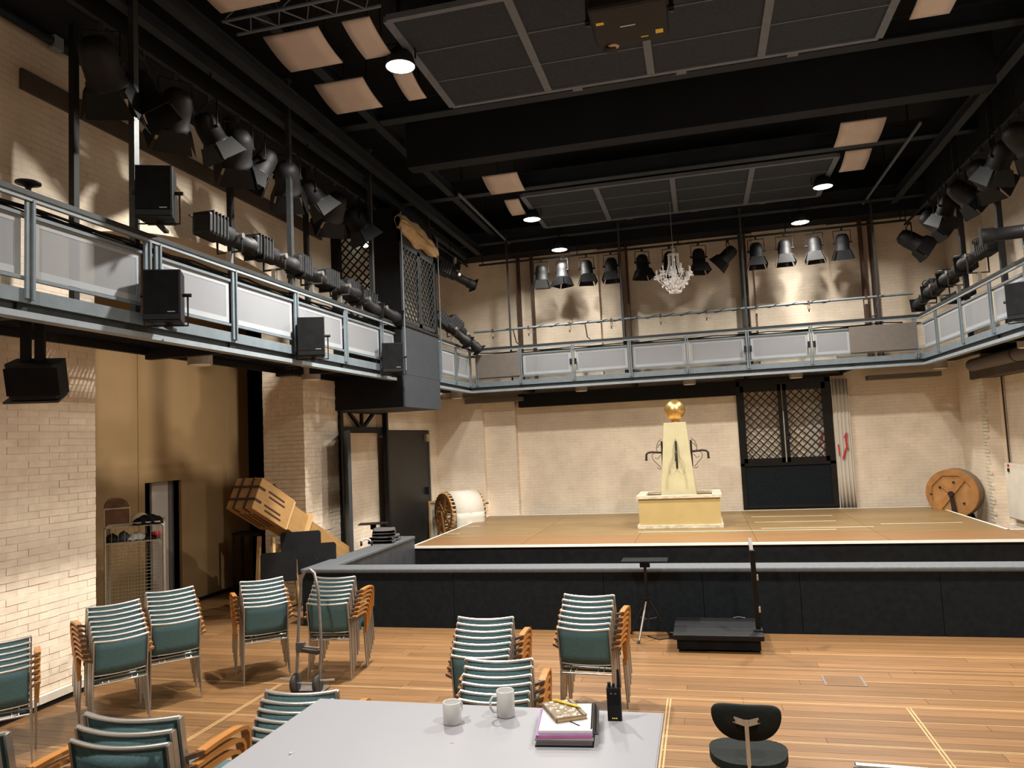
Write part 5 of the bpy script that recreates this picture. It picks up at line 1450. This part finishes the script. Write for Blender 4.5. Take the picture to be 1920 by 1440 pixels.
# ================================================================== BLACK ORCHESTRA CHAIR
oc = thing('orchestra_chair', 'black padded swivel-back chair with chrome frame at the bottom right', 'chair', (.16, 5.02, 0), -.03)
def blob(fn, n=28): return [fn(2 * PI * i / n) for i in range(n)]
def seat_out(a):
    c, s = math.cos(a), math.sin(a)
    x = .235 * (1 if c > 0 else -1) * abs(c) ** .75; y = .21 * (1 if s > 0 else -1) * abs(s) ** .8
    return (x * (1 + .22 * (y / .21) * .55), y)
so = blob(seat_out)
MB().prism([(x, y) for x, y in so], .445, .495).build('seat', M['seat_dark'], oc, bevel=.016, seg=3)
def back_out(a):
    c, s = math.cos(a), math.sin(a)
    x = .205 * (1 if c > 0 else -1) * abs(c) ** .7
    z = (.085 if s > 0 else .15) * (1 if s > 0 else -1) * abs(s) ** (.55 if s > 0 else .85)
    return (x * (1 if s > -.0 else (1 - .12 * abs(s))), z - (.018 * (1 - (x / .205) ** 2) if s > 0 else 0))
bo = blob(back_out, 36)
def curve_back(p, y0):                                      # curl round the sitter
    x, z = p; return (x, y0 + .55 * x * x - .12 * z, .775 + z)
vs = [curve_back(p, -.20) for p in bo] + [curve_back((p[0] * .97, p[1] * .95), -.165) for p in bo] + [curve_back((0, 0), -.205), curve_back((0, 0), -.16)]
n = len(bo)
fs = [(i, (i + 1) % n, n + (i + 1) % n, n + i) for i in range(n)]
mid = [curve_back((p[0] * .5, p[1] * .5), -.205) for p in bo] + [curve_back((p[0] * .5, p[1] * .5), -.16) for p in bo]
vs = vs[:2 * n] + mid + vs[2 * n:]
c0, c1 = 4 * n, 4 * n + 1
for i in range(n):
    j = (i + 1) % n
    fs += [(j, i, 2 * n + i, 2 * n + j), (2 * n + j, 2 * n + i, c0), (n + i, n + j, 3 * n + j, 3 * n + i), (3 * n + i, 3 * n + j, c1)]
MB().add(vs, fs, True).build('backrest', M['seat_dark'], oc)
br_ = MB()
for s in (-1, 1):
    br_.bar((0, -.222, .742), (s * .075, -.216, .762), .034, .008, (0, 1, 0))
br_.build('back_bracket', M['floor_tinted_chrome'], oc)
for s in (-1, 1): MB().tube([(s * .072, -.228, .761), (s * .072, -.215, .761)], .008, 8).build('screw', M['iron'], oc)
MB().bar((0, -.225, .765), (0, -.22, .50), .024, .010, (0, 1, 0)).bar((0, -.22, .52), (0, -.235, .40), .018, .01, (0, 1, 0)).bar((0, -.235, .40), (0, -.05, .425), .03, .012).build('back_stem', M['floor_tinted_chrome'], oc)
for sx in (-1, 1):
    for sy in (-1, 1):
        lg = MB().tube([(sx * .10, sy * .08, .43), (sx * .19, sy * .15, .42), (sx * .235, sy * .20, .0)], .0105, 8).build('leg', M['floor_tinted_chrome'], oc)
        MB().tube([(sx * .234, sy * .199, .02), (sx * .236, sy * .201, .0)], .015, 8).build('foot_cap', M['rubber'], lg)
MB().box(-.11, .11, -.09, .09, .425, .445).build('seat_plate', M['black_metal'], oc)

# ================================================================== TABLE AND WHAT STANDS ON IT
ZT = 1.30
tb = thing('table', 'large pale grey laminate table in the foreground', 'table', (-1.05, 2.95, .5))
MB().box(-.815, .815, -.40, .405, .775, .80).build('tabletop', M['table_top'], tb, bevel=.003, seg=1)
for q in ((-.817, .817, -.402, -.400), (-.817, .817, .405, .407)):
    MB().box(*q, .775, .799).build('edge_band', M['table_edge'], tb)
for s in (-1, 1):
    MB().box(min(s * .815, s * .818), max(s * .815, s * .818), -.4, .405, .775, .799).build('edge_band', M['table_edge'], tb)
    for y in (-.34, .34):
        MB().tube([(s * .74, y, 0), (s * .74, y, .775)], .022, 10).build('leg', M['dark_metal'], tb)
MB().box(-.76, .76, -.36, -.33, .72, .775).box(-.76, .76, .33, .36, .72, .775).build('apron', M['dark_metal'], tb)
def mug(x, y, r, h, rz, lab, handle=True):
    t = thing('mug', lab, 'mug', (x, y, ZT), rz, 'white mugs on the table')
    MB().lathe([(.0001, .004), (r - .012, .004), (r - .009, .0), (r - .004, .0), (r, .006), (r, h - .003), (r - .002, h), (r - .004, h - .003), (r - .005, .012), (.0001, .010)], 32).build('body', M['china'], t)
    MB().lathe([(r - .011, .0002), (r - .003, .0002), (r - .0015, .004)], 28).build('foot_ring', M['table_edge'], t)
    if handle:
        MB().tube([(r - .003, 0, h * .80), (r + .018, 0, h * .82), (r + .030, 0, h * .68), (r + .030, 0, h * .42), (r + .016, 0, h * .24), (r - .003, 0, h * .22)], .0055, 8).build('handle', M['china'], t)
    return t
mug(-1.115, 3.13, .0395, .092, 1.25, 'short white mug left of the other, its handle turned away')
mug(-.905, 3.24, .040, .112, 3.75, 'tall white mug with its handle turned towards us')
# papers and books
PX, PY = -.612, 3.12
fd = thing('ring_binder', 'closed grey and black binder lying at the bottom of the paper pile', 'binder', (PX, PY - .02, ZT), .10)
MB().box(-.112, .118, -.155, .155, 0, .006).build('lower_cover', M['black'], fd)
MB().box(-.105, .112, -.15, .15, .006, .024).build('pages', M['binder_grey'], fd)
MB().box(-.112, .118, -.155, .155, .024, .028).build('upper_cover', M['taupe'], fd)
pf = thing('purple_folder', 'thin purple folder with pink sheets in the middle of the paper pile', 'folder', (PX - .003, PY - .01, ZT + .028), .14)
MB().box(-.113, .112, -.152, .152, 0, .004).build('lower_cover', M['purple'], pf)
MB().box(-.105, .108, -.151, .15, .004, .009).build('sheets', M['pink'], pf)
MB().box(-.113, .112, -.150, .152, .009, .012).build('upper_cover', M['purple'], pf)
nb = thing('spiral_notebook', 'white spiral notebook lying open-topped under the small patterned book', 'notebook', (PX, PY, ZT + .040), .125)
MB().box(-.105, .108, -.148, .150, 0, .014).build('paper_block', M['paper'], nb, bevel=.002, seg=1)
MB().box(.108, .132, -.150, .150, -.002, .002).build('back_cover', M['black'], nb)
sp = MB()
for i in range(30):
    y = -.138 + i * .0095
    sp.tube([(.110 + .010 * math.cos(a), y, .009 + .011 * math.sin(a)) for a in [2 * PI * j / 10 for j in range(10)]], .0014, 4, True)
sp.build('spiral_binding', M['iron'], nb)
bk_ = thing('patterned_notebook', 'small brown notebook with pale blossom pattern on top of the white one', 'notebook', (PX - .015, PY + .035, ZT + .054), .50)
MB().box(-.066, .066, -.098, .098, 0, .003).build('lower_cover', M['floral'], bk_)
MB().box(-.062, .064, -.095, .095, .003, .017).build('pages', M['linen'], bk_)
MB().box(-.066, .066, -.098, .098, .017, .020).build('upper_cover', M['floral'], bk_)
MB().box(-.0675, -.066, -.098, .098, 0, .020).build('spine', M['floral'], bk_)
rb2 = random.Random(11)
bl = MB()
for i in range(26):
    x, y, r = rb2.uniform(-.058, .05), rb2.uniform(-.09, .09), rb2.uniform(.003, .0065)
    for k in range(4):
        a = k * PI / 2 + rb2.uniform(0, 1)
        bl.lathe([(r * .75, 0), (r * .7, .0004)], 6, Matrix.Translation((x + r * math.cos(a), y + r * math.sin(a), .0200)))
bl.build('blossom_print', M['blossom'], bk_)
MB().box(.044, .049, -.0985, .0985, .0202, .0212).build('elastic_band', M['black'], bk_)
MB().bar((-.01, -.098, .002), (.012, -.155, -.010 + .012), .005, .001).build('ribbon', M['black'], bk_)
pn = thing('pen', 'yellow pen lying on the patterned notebook', 'pen', (PX - .01, PY + .075, ZT + .0795), -.52)
MB().tube([(-.075, 0, 0), (-.06, 0, 0), (.055, 0, 0), (.068, 0, 0), (.075, 0, 0)], [.0035, .005, .005, .003, .0008], 10).build('barrel', M['yellow'], pn)
MB().box(-.07, -.03, -.0015, .0015, .0045, .0065).build('clip', M['yellow'], pn)
MB().tube([(-.08, 0, 0), (-.074, 0, 0)], .003, 8).build('push_button', M['yellow'], pn)
wt = thing('walkie_talkie', 'black handheld radio standing upright at the right end of the table', 'radio', (-.43, 3.255, ZT), .06)
MB().prism([(-.028, -.017), (.028, -.017), (.030, -.010), (.030, .014), (.024, .018), (-.024, .018), (-.030, .014), (-.030, -.010)], 0, .135).build('body', M['black'], wt, bevel=.003)
MB().box(-.024, .024, -.0185, -.0172, .07, .118).build('speaker_grille', M['black_cloth'], wt)
MB().tube([(.022, 0, .135), (.022, 0, .165), (.021, 0, .21)], [.0085, .007, .005], 10).build('antenna', M['black'], wt)
MB().tube([(-.018, 0, .135), (-.018, 0, .155)], .0075, 10).build('knob', M['black'], wt)
MB().tube([(.0, 0, .135), (.0, 0, .151)], .006, 10).build('knob', M['black'], wt)
for k in range(3): MB().box(-.010 + k * .008, -.006 + k * .008, -.0182, -.0172, .010, .014).build('status_mark', M['led'], wt)
MB().box(-.014, -.006, -.0192, -.0186, .112, .115).box(.004, .012, -.0192, -.0186, .112, .115).build('grille_mark', M['leg_steel'], wt)
t = thing('earplug', 'tiny bright earphone bud left on the table near its left end', 'earphone', (-1.66, 2.735, ZT), .5)
MB().ball((0, 0, .004), .0045, 8).build('bud', M['chrome'], t)
MB().tube([(.002, 0, .004), (.012, .012, .003), (.014, .018, .003)], .0012, 5).build('wire', M['chrome'], t)
t = thing('paper_scrap', 'tiny pale scrap lying on the table below the short mug', 'scrap', (-1.05, 2.93, ZT), .3)
MB().prism([(-.007, -.003), (.005, -.004), (.008, .002), (-.003, .004)], 0, .002).build('scrap', M['linen'], t)
